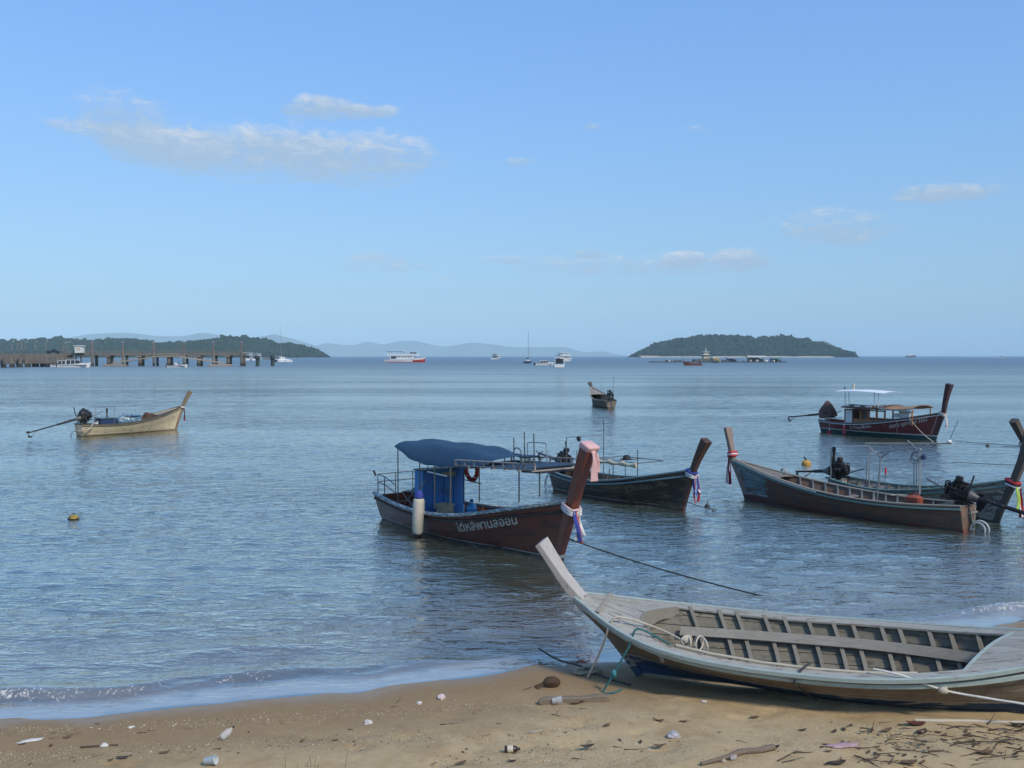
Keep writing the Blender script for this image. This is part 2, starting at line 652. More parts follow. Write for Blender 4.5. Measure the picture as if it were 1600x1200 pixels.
def water_material():
    m = bpy.data.materials.new('sea_water')
    m.use_nodes = True
    N = NT(m.node_tree)
    out = N.new('ShaderNodeOutputMaterial')
    geo = N.new('ShaderNodeNewGeometry')
    pos = geo.outputs['Position']

    def attr(n):
        a = N.new('ShaderNodeAttribute')
        a.attribute_name = n
        return a.outputs['Fac']
    depth, foam_a, calm, film_sheen = attr('depth'), attr('foam'), attr('calm'), attr('film_sheen')
    # wind ripples, three sizes, long crests lying across the view
    flat = N.vmath('MULTIPLY', pos, (1, 1, 0))
    r1 = N.noise(N.mapping(flat, (.55, 1.5, 1), (0, 0, .18)), 3.0, 3, .6, .35)
    r2 = N.noise(N.mapping(flat, (.7, 1.3, 1), (0, 0, -.25)), 9.0, 3, .6, .3)
    r3 = N.noise(N.mapping(flat, (.35, 1.1, 1), (0, 0, .1)), .55, 4, .6, .3)
    r4 = N.noise(N.mapping(flat, (.22, .8, 1), (0, 0, -.07)), .16, 4, .6, .2)
    gust = N.noise(N.mapping(flat, (.10, .55, 1), (0, 0, .05)), .11, 4, .6)
    gust = N.smooth(gust, .36, .66)
    d = N.math('DISTANCE', 0.0, 0.0) if False else N.vmath('LENGTH', flat)
    ln = N.new('ShaderNodeVectorMath', operation='LENGTH')
    N.link(flat, ln.inputs[0])
    dist = ln.outputs['Value']
    far = N.smooth(dist, 25, 140)
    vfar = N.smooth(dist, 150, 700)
    h = N.math('MULTIPLY', r1, .125)
    h = N.math('ADD', h, N.math('MULTIPLY', r2, .030))
    h = N.math('ADD', h, N.math('MULTIPLY', N.math('MULTIPLY', r3, far), .5))
    h = N.math('ADD', h, N.math('MULTIPLY', N.math('MULTIPLY', r4, vfar), 2.0))
    bp = N.new('ShaderNodeBump')
    bp.inputs['Distance'].default_value = 1.0
    st = N.math('MULTIPLY', N.math('ADD', .38, N.math('MULTIPLY', gust, .8)), calm)
    N.link(st, bp.inputs['Strength'])
    N.link(h, bp.inputs['Height'])
    fr = N.new('ShaderNodeFresnel')
    fr.inputs['IOR'].default_value = 1.6
    N.link(bp.outputs[0], fr.inputs['Normal'])
    body = N.new('ShaderNodeBsdfDiffuse')
    shal = N.math('SUBTRACT', 1.0, N.smooth(depth, .02, .4))
    bc = N.mix(shal, (.060, .082, .064), (.20, .155, .088))
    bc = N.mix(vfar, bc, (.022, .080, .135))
    fz = N.math('MULTIPLY', film_sheen, N.smooth(N.noise(flat, 1.6, 4, .6), .05, .5))
    bc = N.mix(fz, bc, (.60, .52, .40))  # milky swash, its pale colour also painting the sky's sheen on the wet edge
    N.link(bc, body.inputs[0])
    clear = N.new('ShaderNodeBsdfTransparent')
    clear.inputs[0].default_value = (.93, .92, .87, 1)
    al = N.math('SUBTRACT', 1.0, N.math('POWER', 2.718, N.math('MULTIPLY', N.math('MAXIMUM', depth, 0.0), -11.0)))
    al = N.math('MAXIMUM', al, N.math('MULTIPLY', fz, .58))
    low = N.new('ShaderNodeMixShader')
    N.link(al, low.inputs[0])
    N.link(clear.outputs[0], low.inputs[1])
    N.link(body.outputs[0], low.inputs[2])
    gl = N.new('ShaderNodeBsdfGlossy')
    gl.inputs['Color'].default_value = (1.0, .945, .845, 1)
    gl.inputs['Roughness'].default_value = .045
    N.link(N.math('ADD', .035, N.math('MULTIPLY', N.smooth(dist, 40, 420), .30)), gl.inputs['Roughness'])
    N.link(bp.outputs[0], gl.inputs['Normal'])
    surf = N.new('ShaderNodeMixShader')
    # a rough sea never mirrors fully at grazing view: crests hide the far slopes
    f6 = N.math("POWER", fr.outputs[0], .34)
    fe = N.math("DIVIDE", f6, N.math("ADD", 1.0, N.math("MULTIPLY", N.math("MULTIPLY", f6, f6), N.math("MULTIPLY", N.smooth(dist, 90, 600), 1.5))))
    N.link(fe, surf.inputs[0])
    N.link(low.outputs[0], surf.inputs[1])
    N.link(gl.outputs[0], surf.inputs[2])
    # foam: bubbles on the breaking edge
    fo = N.new('ShaderNodeBsdfDiffuse')
    fo.inputs[0].default_value = (.60, .58, .53, 1)
    fn = N.noise(flat, 22, 5, .7, .6)
    fn2 = N.noise(flat, 3.0, 3, .6)
    ff = N.math('MULTIPLY', foam_a, N.math('ADD', .35, N.math('MULTIPLY', fn2, 1.3)))
    fm = N.smooth(N.math('ADD', fn, N.math('MULTIPLY', ff, .42)), .68, .80)
    fm = N.math('MULTIPLY', fm, N.smooth(foam_a, .02, .25))
    fin = N.new('ShaderNodeMixShader')
    N.link(N.math('MULTIPLY', fm, .85), fin.inputs[0])
    N.link(surf.outputs[0], fin.inputs[1])
    N.link(fo.outputs[0], fin.inputs[2])
    N.link(fin.outputs[0], out.inputs[0])
    return m


def build_sea():
    ys = np.concatenate([np.geomspace(9.0, 160, 860), np.geomspace(162, 17500, 120)])
    us = np.linspace(-1, 1, 620)
    W = 13 + .95 * ys
    X = us[None, :] * W[:, None]
    # rows follow the slant of the beach close in
    Y = ys[:, None] + X * .275 * np.clip(1 - (ys[:, None] - 9) / 30, 0, 1)
    sp = np.gradient(ys)[:, None] + 0 * X
    spx = (2 * W / 619)[:, None] + 0 * X
    rng = np.random.default_rng(11)
    s = (Y - shore_np(X)) * COSB                       # metres out from the edge
    damp = np.clip((s + .1) / 5.0, .06, 1)
    Z = np.zeros_like(X)
    for lam in np.geomspace(.34, 6.0, 72):
        ang = -PI / 2 + rng.normal(0, .52) + .12
        kx, ky = 2 * PI / lam * math.cos(ang), 2 * PI / lam * math.sin(ang)
        amp = .0060 * lam if lam < .9 else .0054 * (lam / .9) ** -.8
        fade = np.clip((lam / np.maximum(sp * abs(math.sin(ang)) + 1e-6, spx * abs(math.cos(ang))) - 3) / 4, 0, 1)
        ph = kx * X + ky * Y + rng.uniform(0, 2 * PI)
        # wave groups: each train swells and fades over some metres
        grp = .55 + .45 * np.sin(X / (lam * rng.uniform(3, 6)) + Y / (lam * rng.uniform(4, 9)) + rng.uniform(0, 6.3))
        sh = np.clip(1 - lam / 9 * (1 - damp), .1, 1)
        Z += amp * fade * grp * damp ** .7 * sh * (np.sin(ph) + .22 * np.sin(2 * ph + .6))
    foam = np.zeros_like(X)

    def wavelet(x0, x1, off, slope, hgt, wid, fm, seed):
        nonlocal Z, foam
        along = np.clip((X - x0) / 1.2, 0, 1) * np.clip((x1 - X) / 1.2, 0, 1)
        along = along * (.65 + .35 * np.sin(X * 1.3 + seed) * np.sin(X * .6 + 2 * seed))
        line = off + slope * X + .07 * np.sin(X * 1.9 + seed) + .035 * np.sin(X * 5.3 + 2 * seed)
        q = (s - line) / wid
        prof = np.where(q < 0, np.exp(-(q / .42) ** 2), np.exp(-(q / 1.25) ** 2))
        Z += hgt * along * prof
        foam = np.maximum(foam, fm * along * np.where(q < 0, np.exp(-((q + .28) / .38) ** 2), np.exp(-((q) / .3) ** 2)))
    wavelet(-14, -2.2, .85, .015, .085, .30, .55, 1.0)
    wavelet(-9.5, -.6, 1.0, .03, .060, .26, .38, 2.3)
    wavelet(-2.6, 1.2, .62, .0, .045, .22, .18, 4.1)
    wavelet(-6, 3.5, 2.1, .02, .05, .5, .0, 3.1)
    wavelet(-12, -1, 3.3, -.02, .05, .6, .0, 5.2)
    wavelet(5.0, 16, .70, .0, .11, .28, .48, 6.2)
    wavelet(3, 14, 2.0, .0, .05, .5, .0, 8.2)
    # milky bubbles along the very edge
    foam = np.maximum(foam, .16 * np.exp(-((s - .02) / .05) ** 2))
    bed = sand_np(X, Y)
    me = grid_mesh('sea', X, Y, Z)
    film_sheen = np.clip((s - .0) / .10, 0, 1) * np.clip((.78 - s) / .30, 0, 1) * (np.clip((1.6 - X) / 2, 0, 1) + np.clip((X - 5.5) / 1, 0, 1))
    for nm, arr in (('film_sheen', film_sheen), ('depth', Z - bed), ('foam', foam), ('calm', np.clip((s + .05) / 1.6, .10, 1.0))):
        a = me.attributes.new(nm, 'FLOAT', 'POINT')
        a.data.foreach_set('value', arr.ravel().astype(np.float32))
    tag(link_mesh('sea', me, water_material()), kind='structure')


def forest_material(name, c1, c2):
    m = bpy.data.materials.new(name)
    m.use_nodes = True
    N = NT(m.node_tree)
    out = N.new('ShaderNodeOutputMaterial')
    b = N.new('ShaderNodeBsdfPrincipled')
    N.link(b.outputs[0], out.inputs[0])
    pos = N.new('ShaderNodeNewGeometry').outputs['Position']
    n = N.noise(pos, .02, 5, .65)
    n2 = N.noise(pos, .25, 3, .6)
    c = N.mix(N.smooth(N.math('ADD', N.math('MULTIPLY', n, .7), N.math('MULTIPLY', n2, .3)), .35, .65), c1, c2)
    N.link(c, b.inputs['Base Color'])
    b.inputs['Roughness'].default_value = .9
    b.inputs['Specular IOR Level'].default_value = .1
    return m


def ridge_land(name, ridge, D, depth, mat, rough=.06, step=2.0, wob=.0, seed=0):
    """a hill whose skyline passes through the given photograph pixels at distance D"""
    f = curve(ridge)
    x0, x1 = ridge[0][0], ridge[-1][0]
    n = int((x1 - x0) / step) + 1
    px = np.linspace(x0, x1, n)
    prof = [(-1, 0), (-.82, .18), (-.6, .45), (-.4, .68), (-.2, .88), (0, 1), (.3, .85), (.65, .45), (1, 0)]
    V, F = [], []
    for i, p in enumerate(px):
        h = max(0, (HORIZON - f(p)) / FPX * D)
        x = (p - 800) / FPX * D
        for j, (q, k) in enumerate(prof):
            nz = mnoise.fractal(Vector((x / D * 14 + seed, q * 2.3, seed)), 1.0, 2.0, 5)
            z = (h + CAMH) * k * (1 + rough * nz * (1 if abs(q) < .9 else 0)) if k > 0 else -3
            yo = q * depth * (.35 + .65 * min(1, h / (.4 * max(1e-6, max((HORIZON - r[1]) for r in ridge) / FPX * D))))
            V.append((x * (1 + yo / D * .0) , D + yo + nz * depth * .12, z))
    m = len(prof)
    for i in range(n - 1):
        for j in range(m - 1):
            F.append((i * m + j, (i + 1) * m + j, (i + 1) * m + j + 1, i * m + j + 1))
    mb = MB()
    mb.v, mb.f = V, F
    return mb.build(name, mat, None, 180), f


def canopy(name, land, f, x0, x1, D, depth, count, rmin, rmax, mat, label, seed):
    """forest on the seaward face and skyline of a hill, one far-off mass of crowns"""
    rng = random.Random(seed)
    bm = bmesh.new()
    bmesh.ops.create_icosphere(bm, subdivisions=2, radius=1)
    ico_v = [v.co.copy() for v in bm.verts]
    ico_f = [tuple(v.index for v in q.verts) for q in bm.faces]
    bm.free()
    from mathutils.bvhtree import BVHTree
    tree = BVHTree.FromObject(land, bpy.context.evaluated_depsgraph_get())
    mb = MB()
    tries = 0
    made = 0
    while made < count and tries < count * 6:
        tries += 1
        p = rng.uniform(x0, x1)
        x = (p - 800) / FPX * D
        q = rng.uniform(-.95, .25)
        y = D + q * depth * .9
        hit = tree.ray_cast(Vector((x, y, 5000)), Vector((0, 0, -1)))
        if hit[0] is None or hit[0].z < 2.0:
            continue
        r = rng.uniform(rmin, rmax) * (1.45 if rng.random() < .10 else 1)
        z = hit[0].z
        s = Vector((r * rng.uniform(.7, 1.3), r * rng.uniform(.8, 1.3), r * rng.uniform(.6, 1.25)))
        off = Vector((rng.uniform(0, 50), rng.uniform(0, 50), 0))
        vs = []
        for v in ico_v:
            k = 1 + .75 * mnoise.noise(v * 1.9 + off)
            vs.append((x + v.x * s.x * k, y + v.y * s.y * k, z + r * .05 + v.z * s.z * k))
        mb.add(vs, ico_f)
        made += 1
    me = bpy.data.meshes.new(name)
    me.from_pydata(mb.v, [], mb.f)
    o = link_mesh(name, me, mat)
    tag(o, label, 'forest', kind='stuff')
    return o


def build_land():
    green = forest_material('forest_leaves', (.010, .028, .016), (.024, .048, .027))
    soil = forest_material('forest_floor', (.010, .026, .016), (.02, .04, .024))
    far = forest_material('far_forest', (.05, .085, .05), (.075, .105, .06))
    head = [(-140, 530), (-40, 537), (0, 535), (40, 536), (85, 533), (120, 536), (165, 538), (190, 533), (230, 536), (260, 540), (300, 538), (330, 535),
            (372, 530), (400, 533), (430, 540), (465, 543), (485, 547), (496, 552), (503, 556.5)]
    land, f = ridge_land('headland', head, 2450, 330, soil, seed=2)
    tag(land, kind='structure')
    canopy('headland_forest', land, f, -80, 502, 2450, 330, 2600, 4.5, 8.5, green, 'dark green forest covering the low headland behind the pier', 5)
    isl = [(984, 557), (991, 555), (1003, 551), (1012, 547), (1030, 540), (1052, 534), (1078, 531), (1100, 528), (1125, 527), (1150, 528), (1185, 531), (1222, 529),
           (1245, 532), (1268, 537), (1288, 543), (1302, 549), (1315, 554), (1328, 557)]
    land, f = ridge_land('island', isl, 2800, 260, soil, seed=7)
    tag(land, kind='structure')
    canopy('island_forest', land, f, 990, 1313, 2800, 260, 2300, 4.5, 8.5, green, 'dark green forest covering the rounded island on the right', 9)
    strand = MB()
    ring = []
    for i in range(60):
        p = lerp(1000, 1300, i / 59)
        ring.append((p - 800) / FPX * 2560)
    V, F = [], []
    for i, x in enumerate(ring):
        V += [(x, 2535, -1), (x, 2545, 2.2 + 1.0 * math.sin(i * .7) * math.sin(i * .23)), (x, 2600, 4.5)]
    for i in range(len(ring) - 1):
        for j in range(2):
            F.append((i * 3 + j, i * 3 + 3 + j, i * 3 + 4 + j, i * 3 + 1 + j))
    strand.v, strand.f = V, F
    tag(strand.build('island_shore', M('shore_sand', (.45, .38, .28), .9, .25, .1, 0)), kind='structure')
    for nm, rd, D, dp, sd_ in (
            ('far_hills', [(96, 556), (112, 529), (130, 524), (160, 521), (195, 518.5), (222, 521), (250, 525), (285, 525), (300, 522), (315, 519.5), (340, 523), (362, 527), (395, 528),
                           (415, 525), (430, 522), (445, 526), (470, 533), (490, 540), (510, 556)], 13500, 900, 3),
            ('far_hills', [(440, 556), (492, 541), (512, 536), (540, 539), (556, 538), (575, 534), (600, 538), (622, 533), (652, 532), (690, 541), (712, 540), (735, 536), (775, 539),
                           (800, 542), (850, 543), (885, 543), (912, 550), (940, 549), (962, 553), (985, 556)], 15500, 900, 13),
            ('far_hills', [(1262, 556), (1272, 536), (1280, 531.5), (1292, 534), (1303, 541), (1312, 546), (1320, 547), (1327, 552), (1333, 556.5)], 6200, 300, 23)):
        o, _ = ridge_land(nm, rd, D, dp, far, rough=.10, seed=sd_)
        tag(o, kind='structure')


def build_haze():
    m = bpy.data.materials.new('haze_air')
    m.use_nodes = True
    N = NT(m.node_tree)
    out = N.new('ShaderNodeOutputMaterial')
    v = N.new('ShaderNodeVolumePrincipled')
    v.inputs['Color'].default_value = (.62, .86, 1, 1)
    v.inputs['Density'].default_value = HAZE
    v.inputs['Anisotropy'].default_value = -.25
    N.link(v.outputs[0], out.inputs['Volume'])
    m.cycles.homogeneous_volume = True
    mb = MB().box((0, 9000, 248), (30000, 21000, 506))
    o = mb.build('haze', m, None, 0)
    tag(o, 'thin pale blue sea haze over the bay', 'haze', kind='stuff')


HAZE = 7.5e-5
build_beach()
build_sea()
build_land()
build_haze()


# ------------------------------------------------------------------ boat kit
WOODS = {}


def chamfer_ring(c, ax, ay, wx, wy, ch):
    """eight-sided section of a squared timber: centre, two unit axes, half sizes, chamfer"""
    c, ax, ay = Vector(c), Vector(ax), Vector(ay)
    p = [(wx, wy - ch), (wx - ch, wy), (-wx + ch, wy), (-wx, wy - ch), (-wx, -wy + ch), (-wx + ch, -wy), (wx - ch, -wy), (wx, -wy + ch)]
    return [c + ax * a + ay * b for a, b in p]


class Boat:
    def __init__(self, name, label, stern, bow, sheer, beam, stern_w=.55, draft=.28, rake=.35, curl=0.0, z0=0.0, roll=0.0, pitch=0.0,
                 full=.42, tmax=.45, bluff=2.1, group='longtail boats in the bay'):
        S, B = Vector(stern), Vector(bow)
        d = B - S
        self.Lw = math.hypot(d.x, d.y)
        rz = math.atan2(d.y, d.x)
        self.root = empty(name, (S.x, S.y, z0), rz)
        self.root.rotation_euler = (roll, pitch, rz)
        tag(self.root, label, 'boat', group)
        self.M = Matrix.Translation((S.x, S.y, z0)) @ Euler((roll, pitch, rz)).to_matrix().to_4x4()
        self.Mi = self.M.inverted()
        self.g = curve(sheer)
        self.beam, self.sw, self.draft, self.rake, self.curl = beam, stern_w, draft, rake, curl
        self.full, self.tmax, self.bluff = full, tmax, bluff
        self.rng = random.Random(hash(label) & 0xffff if False else sum(map(ord, label)))

    # pixel -> local point on the plane y_local = yl
    def L(self, px, py, yl=0.0):
        o = self.Mi @ Vector((0, 0, CAMH))
        d = self.Mi.to_3x3() @ ray(px, py)
        k = (yl - o.y) / d.y
        return o + d * k

    def W(self, p):
        return self.M @ Vector(p)

    def xs(self, z):
        return self.Lw + self.rake * z + self.curl * max(z, 0) ** 2

    def b(self, t):
        if t < self.tmax:
            q = math.sin(PI / 2 * t / self.tmax)
            return self.beam / 2 * (self.sw + (1 - self.sw) * q)
        q = (t - self.tmax) / (1 - self.tmax)
        return max(.045, self.beam / 2 * (1 - q ** self.bluff) * (1 - .12 * q * q))

    def sec(self, v, t):
        v = max(v, 0)
        bow = max(0, min(1, (t - .5) / .5))
        e = lerp(self.full, .95, bow * bow * (3 - 2 * bow))
        return v ** e * (.93 + .07 * v)

    def pt(self, t, v, side=1, off=0.0):
        z = -self.draft + (self.g(t) + self.draft) * v
        y = self.b(t) * self.sec(v, t)
        p = Vector((t * self.xs(z), side * y, z))
        if off:
            p = p + self.nrm(t, v, side) * off
        return p

    def nrm(self, t, v, side):
        e = .004
        t0, t1 = max(0, t - e), min(1, t + e)
        v0, v1 = max(.01, v - e), min(1, v + e)
        a = self.pt(t1, v, side) - self.pt(t0, v, side)
        c = self.pt(t, v1, side) - self.pt(t, v0, side)
        n = a.cross(c)
        if n.length < 1e-9:
            return Vector((0, side, 0))
        n.normalize()
        if n.y * side < 0:
            n = -n
        return n

    def v_at(self, t, z):
        return (z + self.draft) / (self.g(t) + self.draft)

    def part(self, mb, name, mat, parent=None, smooth=35):
        return mb.build(name, mat, parent or self.root, smooth)

    def planking(self, n, mat, thick=.03, gap=.0, nt=30, top_mat=None, v0=.02, t1=1.0):
        """every strake of the hull on both sides, transom boards"""
        for side in (1, -1):
            for i in range(n):
                a, c = lerp(v0, 1, i / n), lerp(v0, 1, (i + 1) / n)
                a += gap
                c -= gap
                proud = self.rng.uniform(-.002, .003)
                rings = []
                for k in range(nt + 1):
                    t = k / nt * t1
                    rings.append([self.pt(t, a, side, proud), self.pt(t, (a + c) / 2, side, proud + .002), self.pt(t, c, side, proud),
                                  self.pt(t, c, side, -thick), self.pt(t, (a + c) / 2, side, -thick), self.pt(t, a, side, -thick)])
                mm = top_mat if (top_mat and i >= n - 1) else mat
                self.part(MB().loft(rings), 'plank', mm, None, 50)

    def transom(self, mat, n=3, x=.02):
        for i in range(n):
            a, c = lerp(.02, .97, i / n) + .004, lerp(.02, .97, (i + 1) / n) - .004
            r = []
            for xx in (x - .02, x + .03):
                pa, pc = self.pt(0, a), self.pt(0, c)
                r.append([Vector((xx, pa.y - .004, pa.z)), Vector((xx, pc.y - .004, pc.z)), Vector((xx, -pc.y + .004, pc.z)), Vector((xx, -pa.y + .004, pa.z))])
            self.part(MB().loft(r), 'transom_board', mat)

    def rail(self, v, w, h, mat, name='rub_rail', out=0.0, dz=0.0, t0=0.0, t1=1.0, nt=44, sides=(1, -1)):
        for side in sides:
            rings = []
            for k in range(nt + 1):
                t = lerp(t0, t1, k / nt)
                p = self.pt(t, v, side)
                n = self.nrm(min(t, .97), max(.2, v), side)
                n = Vector((n.x, n.y, 0)).normalized()
                c = p + n * out + Vector((0, 0, dz))
                rings.append(chamfer_ring(c, n, (0, 0, 1), w / 2, h / 2, min(w, h) * .18))
            self.part(MB().loft(rings), name, mat, None, 40)

    def opening(self, t0, t1, side_w, blunt=.45):
        """half width of the open well, as a fraction-free metre value"""
        def o(t):
            if t <= t0 or t >= t1:
                return 0.0
            full = max(0.0, self.b(t) - side_w)
            q = (t1 - t) / (t1 - t0)
            return full * min(1, (q / blunt)) ** .5 if q < blunt else full
        return o

    def deck(self, ta, tb, mat, n=6, dz=-.02, camber=.05, concave=.0, name='deck_plank', thick=.025, gap=.004, skew=0.0, skew_b=0.0):
        """lengthwise deck planks between t=ta and t=tb; concave moves the centre planks' aft end forward"""
        for i in range(n):
            q0, q1 = lerp(-1, 1, i / n), lerp(-1, 1, (i + 1) / n)
            grid = []
            nq, nt = 3, 14
            for k in range(nt + 1):
                row = []
                for j in range(nq + 1):
                    q = lerp(q0, q1, j / nq)
                    if j == 0 and i > 0:
                        q += gap
                    if j == nq and i < n - 1:
                        q -= gap
                    a = ta + concave * (1 - abs(q) ** 1.8) + skew * q
                    t = lerp(a, tb + skew_b * q, k / nt)
                    e = self.pt(t, 1.0)
                    y = q * (e.y - .01)
                    row.append(Vector((e.x, y, e.z + dz + camber * (1 - q * q) * min(1, self.b(t) / .4))))
                grid.append(row)
            rings = [[p for p in r] + [p - Vector((0, 0, thick)) for p in reversed(r)] for r in grid]
            self.part(MB().loft(rings), name, mat, None, 40)

    def floor(self, ta, tb, z, mat, n=6, gap=.008):
        for i in range(n):
            rings = []
            for k in range(13):
                t = lerp(ta, tb, k / 12)
                v = self.v_at(t, z)
                e = self.pt(t, v)
                w = e.y - .05
                a, c = lerp(-w, w, i / n) + gap, lerp(-w, w, (i + 1) / n) - gap
                rings.append([Vector((e.x, a, z)), Vector((e.x, c, z)), Vector((e.x, c, z - .02)), Vector((e.x, a, z - .02))])
            self.part(MB().loft(rings), 'floor_board', mat)

    def ribs(self, ts, mat, w=.045, d=.05, v0=.10, v1=.97, inner=.03):
        for t in ts:
            for side in (1, -1):
                rings = []
                for k in range(11):
                    v = lerp(v0, v1, k / 10)
                    p = self.pt(t, v, side, -inner)
                    n = self.nrm(t, v, side)
                    ax = Vector((1, 0, 0))
                    c = p - n * d / 2
                    rings.append([c + ax * w / 2 + n * d / 2, c - ax * w / 2 + n * d / 2, c - ax * w / 2 - n * d / 2, c + ax * w / 2 - n * d / 2])
                self.part(MB().loft(rings), 'rib', mat)

    def thwart(self, t, mat, z=None, w=.18, th=.03):
        v = .82
        e = self.pt(t, v)
        z = e.z if z is None else z
        e = self.pt(t, self.v_at(t, z))
        self.part(MB().box((e.x, 0, z), (w, 2 * (e.y - .03), th), bev=.006), 'thwart', mat)

    def post(self, pts, mat, name='bow_post', ch=.012):
        """stem and prow timber: (x, z, half depth fore-aft, half width)"""
        rings = []
        P = [Vector((p[0], 0, p[1])) for p in pts]
        for i, p in enumerate(pts):
            t = (P[min(i + 1, len(P) - 1)] - P[max(i - 1, 0)]).normalized()
            f = Vector((t.z, 0, -t.x))
            rings.append(chamfer_ring(P[i], f, (0, 1, 0), p[2], p[3], ch))
        return self.part(MB().loft(rings), name, mat, None, 30)

    def tube(self, pts, r, mat, name='frame_pole', seg=6, parent=None):
        return self.part(MB().tube(pts, r, seg), name, mat, parent, 60)

    def text(self, body, t0, drop, size, mat, side, squash=1.0, rise=0.0, shear=0.0, lift=.006, bold=0.0):
        """lettering painted along the flank, following the sheer"""
        cu = bpy.data.curves.new('lettering', 'FONT')
        cu.body = body
        cu.size = 1.0
        cu.shear = shear
        cu.offset = bold
        cu.resolution_u = 3
        ob = bpy.data.objects.new('lettering', cu)
        COL.objects.link(ob)
        bpy.context.view_layer.update()
        dg = bpy.context.evaluated_depsgraph_get()
        me = bpy.data.meshes.new_from_object(ob.evaluated_get(dg))
        bpy.data.objects.remove(ob)
        bpy.data.curves.remove(cu)
        bm = bmesh.new()
        bm.from_mesh(me)
        bmesh.ops.triangulate(bm, faces=bm.faces)
        for v in bm.verts:
            fx = v.co.x * size * squash
            t = t0
            for _ in range(5):
                z = self.g(t) - drop + v.co.y * size + rise * fx
                x0 = t0 * self.xs(self.g(t0) - drop)
                # near side (right hand, side -1) reads towards the bow, left hand side towards the stern
                t = (x0 + (fx if side < 0 else -fx)) / self.xs(z)
            p = self.pt(t, self.v_at(t, z), side, lift)
            v.co = p
        bm.to_mesh(me)
        bm.free()
        me.materials.clear()
        return link_mesh('lettering', me, mat, self.root)

    def engine(self, x, z, mat, mat2, pitch=0.0, yaw=0.0, shaft=2.6, size=1.0, shaft_drop=.0, cover=None, y=0.0, bend=0.0):
        s = size
        mb = MB()
        mb.box((0.05 * s, 0, .26 * s), (.52 * s, .26 * s, .22 * s), bev=.02)
        mb.box((0.05 * s, .01, .44 * s), (.46 * s, .20 * s, .16 * s), bev=.02)
        mb.box((0.05 * s, .01, .55 * s), (.40 * s, .13 * s, .07 * s), bev=.02)
        mb.box((0.02 * s, 0, .11 * s), (.40 * s, .20 * s, .12 * s), bev=.02, taper=1.2)
        for k in range(4):
            mb.tube([((-.12 + k * .115) * s, .09 * s, .46 * s), ((-.12 + k * .115) * s, .19 * s, .43 * s), ((-.12 + k * .115) * s, .22 * s, .36 * s)], .022 * s, 6)
            mb.box(((-.12 + k * .115) * s, -.10 * s, .47 * s), (.05 * s, .06 * s, .09 * s), bev=.008)
        mb.tube([(-.18 * s, .22 * s, .36 * s), (.26 * s, .22 * s, .36 * s)], .035 * s, 8)
        mb.lathe([(.02 * s, -.11 * s), (.07 * s, -.1 * s), (.07 * s, .07 * s), (.03 * s, .09 * s)], 10, (.16 * s, -.20 * s, .30 * s), 'x')
        mb.lathe([(.02 * s, -.09 * s), (.055 * s, -.08 * s), (.055 * s, .08 * s), (.02 * s, .09 * s)], 10, (.0, -.19 * s, .16 * s), 'z')
        eng = self.part(mb, 'engine', mat)
        eng.location = (x, y, z)
        eng.rotation_euler = (0, pitch, yaw)
        for nm, m2, b in (
                ('flywheel', mat, MB().lathe([(.03 * s, 0), (.17 * s, .0), (.185 * s, .03 * s), (.17 * s, .06 * s), (.05 * s, .07 * s)], 18, (.33 * s, 0, .28 * s), 'x')),
                ('fan_belt', mat, MB().torus((.41 * s, -.07 * s, .33 * s), .13 * s, .012 * s, 'x', 18, 5)),
                ('bell_housing', mat2, MB().lathe([(.16 * s, -.22 * s), (.15 * s, -.27 * s), (.09 * s, -.38 * s), (.06 * s, -.46 * s)], 14, (0, 0, .26 * s), 'x')),
                ('air_filter', mat, MB().lathe([(.03 * s, 0), (.10 * s, .01 * s), (.10 * s, .11 * s), (.04 * s, .13 * s)], 14, (.12 * s, .06 * s, .58 * s), 'z')),
                ('exhaust_pipe', mat, MB().tube(smooth_path([(-.16 * s, .24 * s, .36 * s), (-.24 * s, .26 * s, .44 * s), (-.26 * s, .24 * s, .62 * s), (-.27 * s, .22 * s, .86 * s)], 5), .024 * s, 8)),
                ('hose', mat, MB().tube(smooth_path([(.3 * s, .1 * s, .5 * s), (.44 * s, .05 * s, .45 * s), (.42 * s, -.05 * s, .16 * s), (.2 * s, -.1 * s, .1 * s)], 5), .018 * s, 6)),
                ('mount_frame', mat, MB().box((.02 * s, .14 * s, .05 * s), (.7 * s, .04 * s, .05 * s)).box((.02 * s, -.14 * s, .05 * s), (.7 * s, .04 * s, .05 * s))
                    .box((0, 0, -.02 * s), (.12 * s, .34 * s, .06 * s)).tube([(0, 0, -.02 * s), (0, 0, -.28 * s)], .035 * s, 8)),
                ('tiller', mat2, MB().tube(smooth_path([(.3 * s, -.1 * s, .18 * s), (.6 * s, -.14 * s, .22 * s), (1.05 * s, -.16 * s, .32 * s)], 4), .02 * s, 6))):
            b.build(nm, m2, eng, 40)
        end = Vector((-shaft, 0, .26 * s - shaft_drop))
        mid = Vector((-.42 * s, 0, .26 * s))
        sh = MB().tube([mid, mid.lerp(end, .45), end], .034 * s, 8)
        sh.tube([mid, mid.lerp(end, .40)], .055 * s, 8)
        sho = sh.build('drive_shaft', mat, eng, 40)
        dirv = (end - mid).normalized()
        pr = MB()
        pr.lathe([(.02, -.05), (.035, 0), (.03, .06), (.012, .1)], 8, (end.x - .04, end.y, end.z), 'x')
        for k in range(3):
            a = k * 2 * PI / 3 + .4
            u = Vector((0, math.cos(a), math.sin(a)))
            w = Vector((1, -math.sin(a) * .8, math.cos(a) * .8)).normalized()
            r = []
            for q, ww in ((.03, .025), (.08, .05), (.13, .045), (.16, .015)):
                c = end + Vector((-.04, 0, 0)) + u * q
                r.append([c + w * ww, c + w.cross(u) * .005, c - w * ww, c - w.cross(u) * .005])
            pr.loft(r)
        pr.build('propeller', mat2, eng, 40)
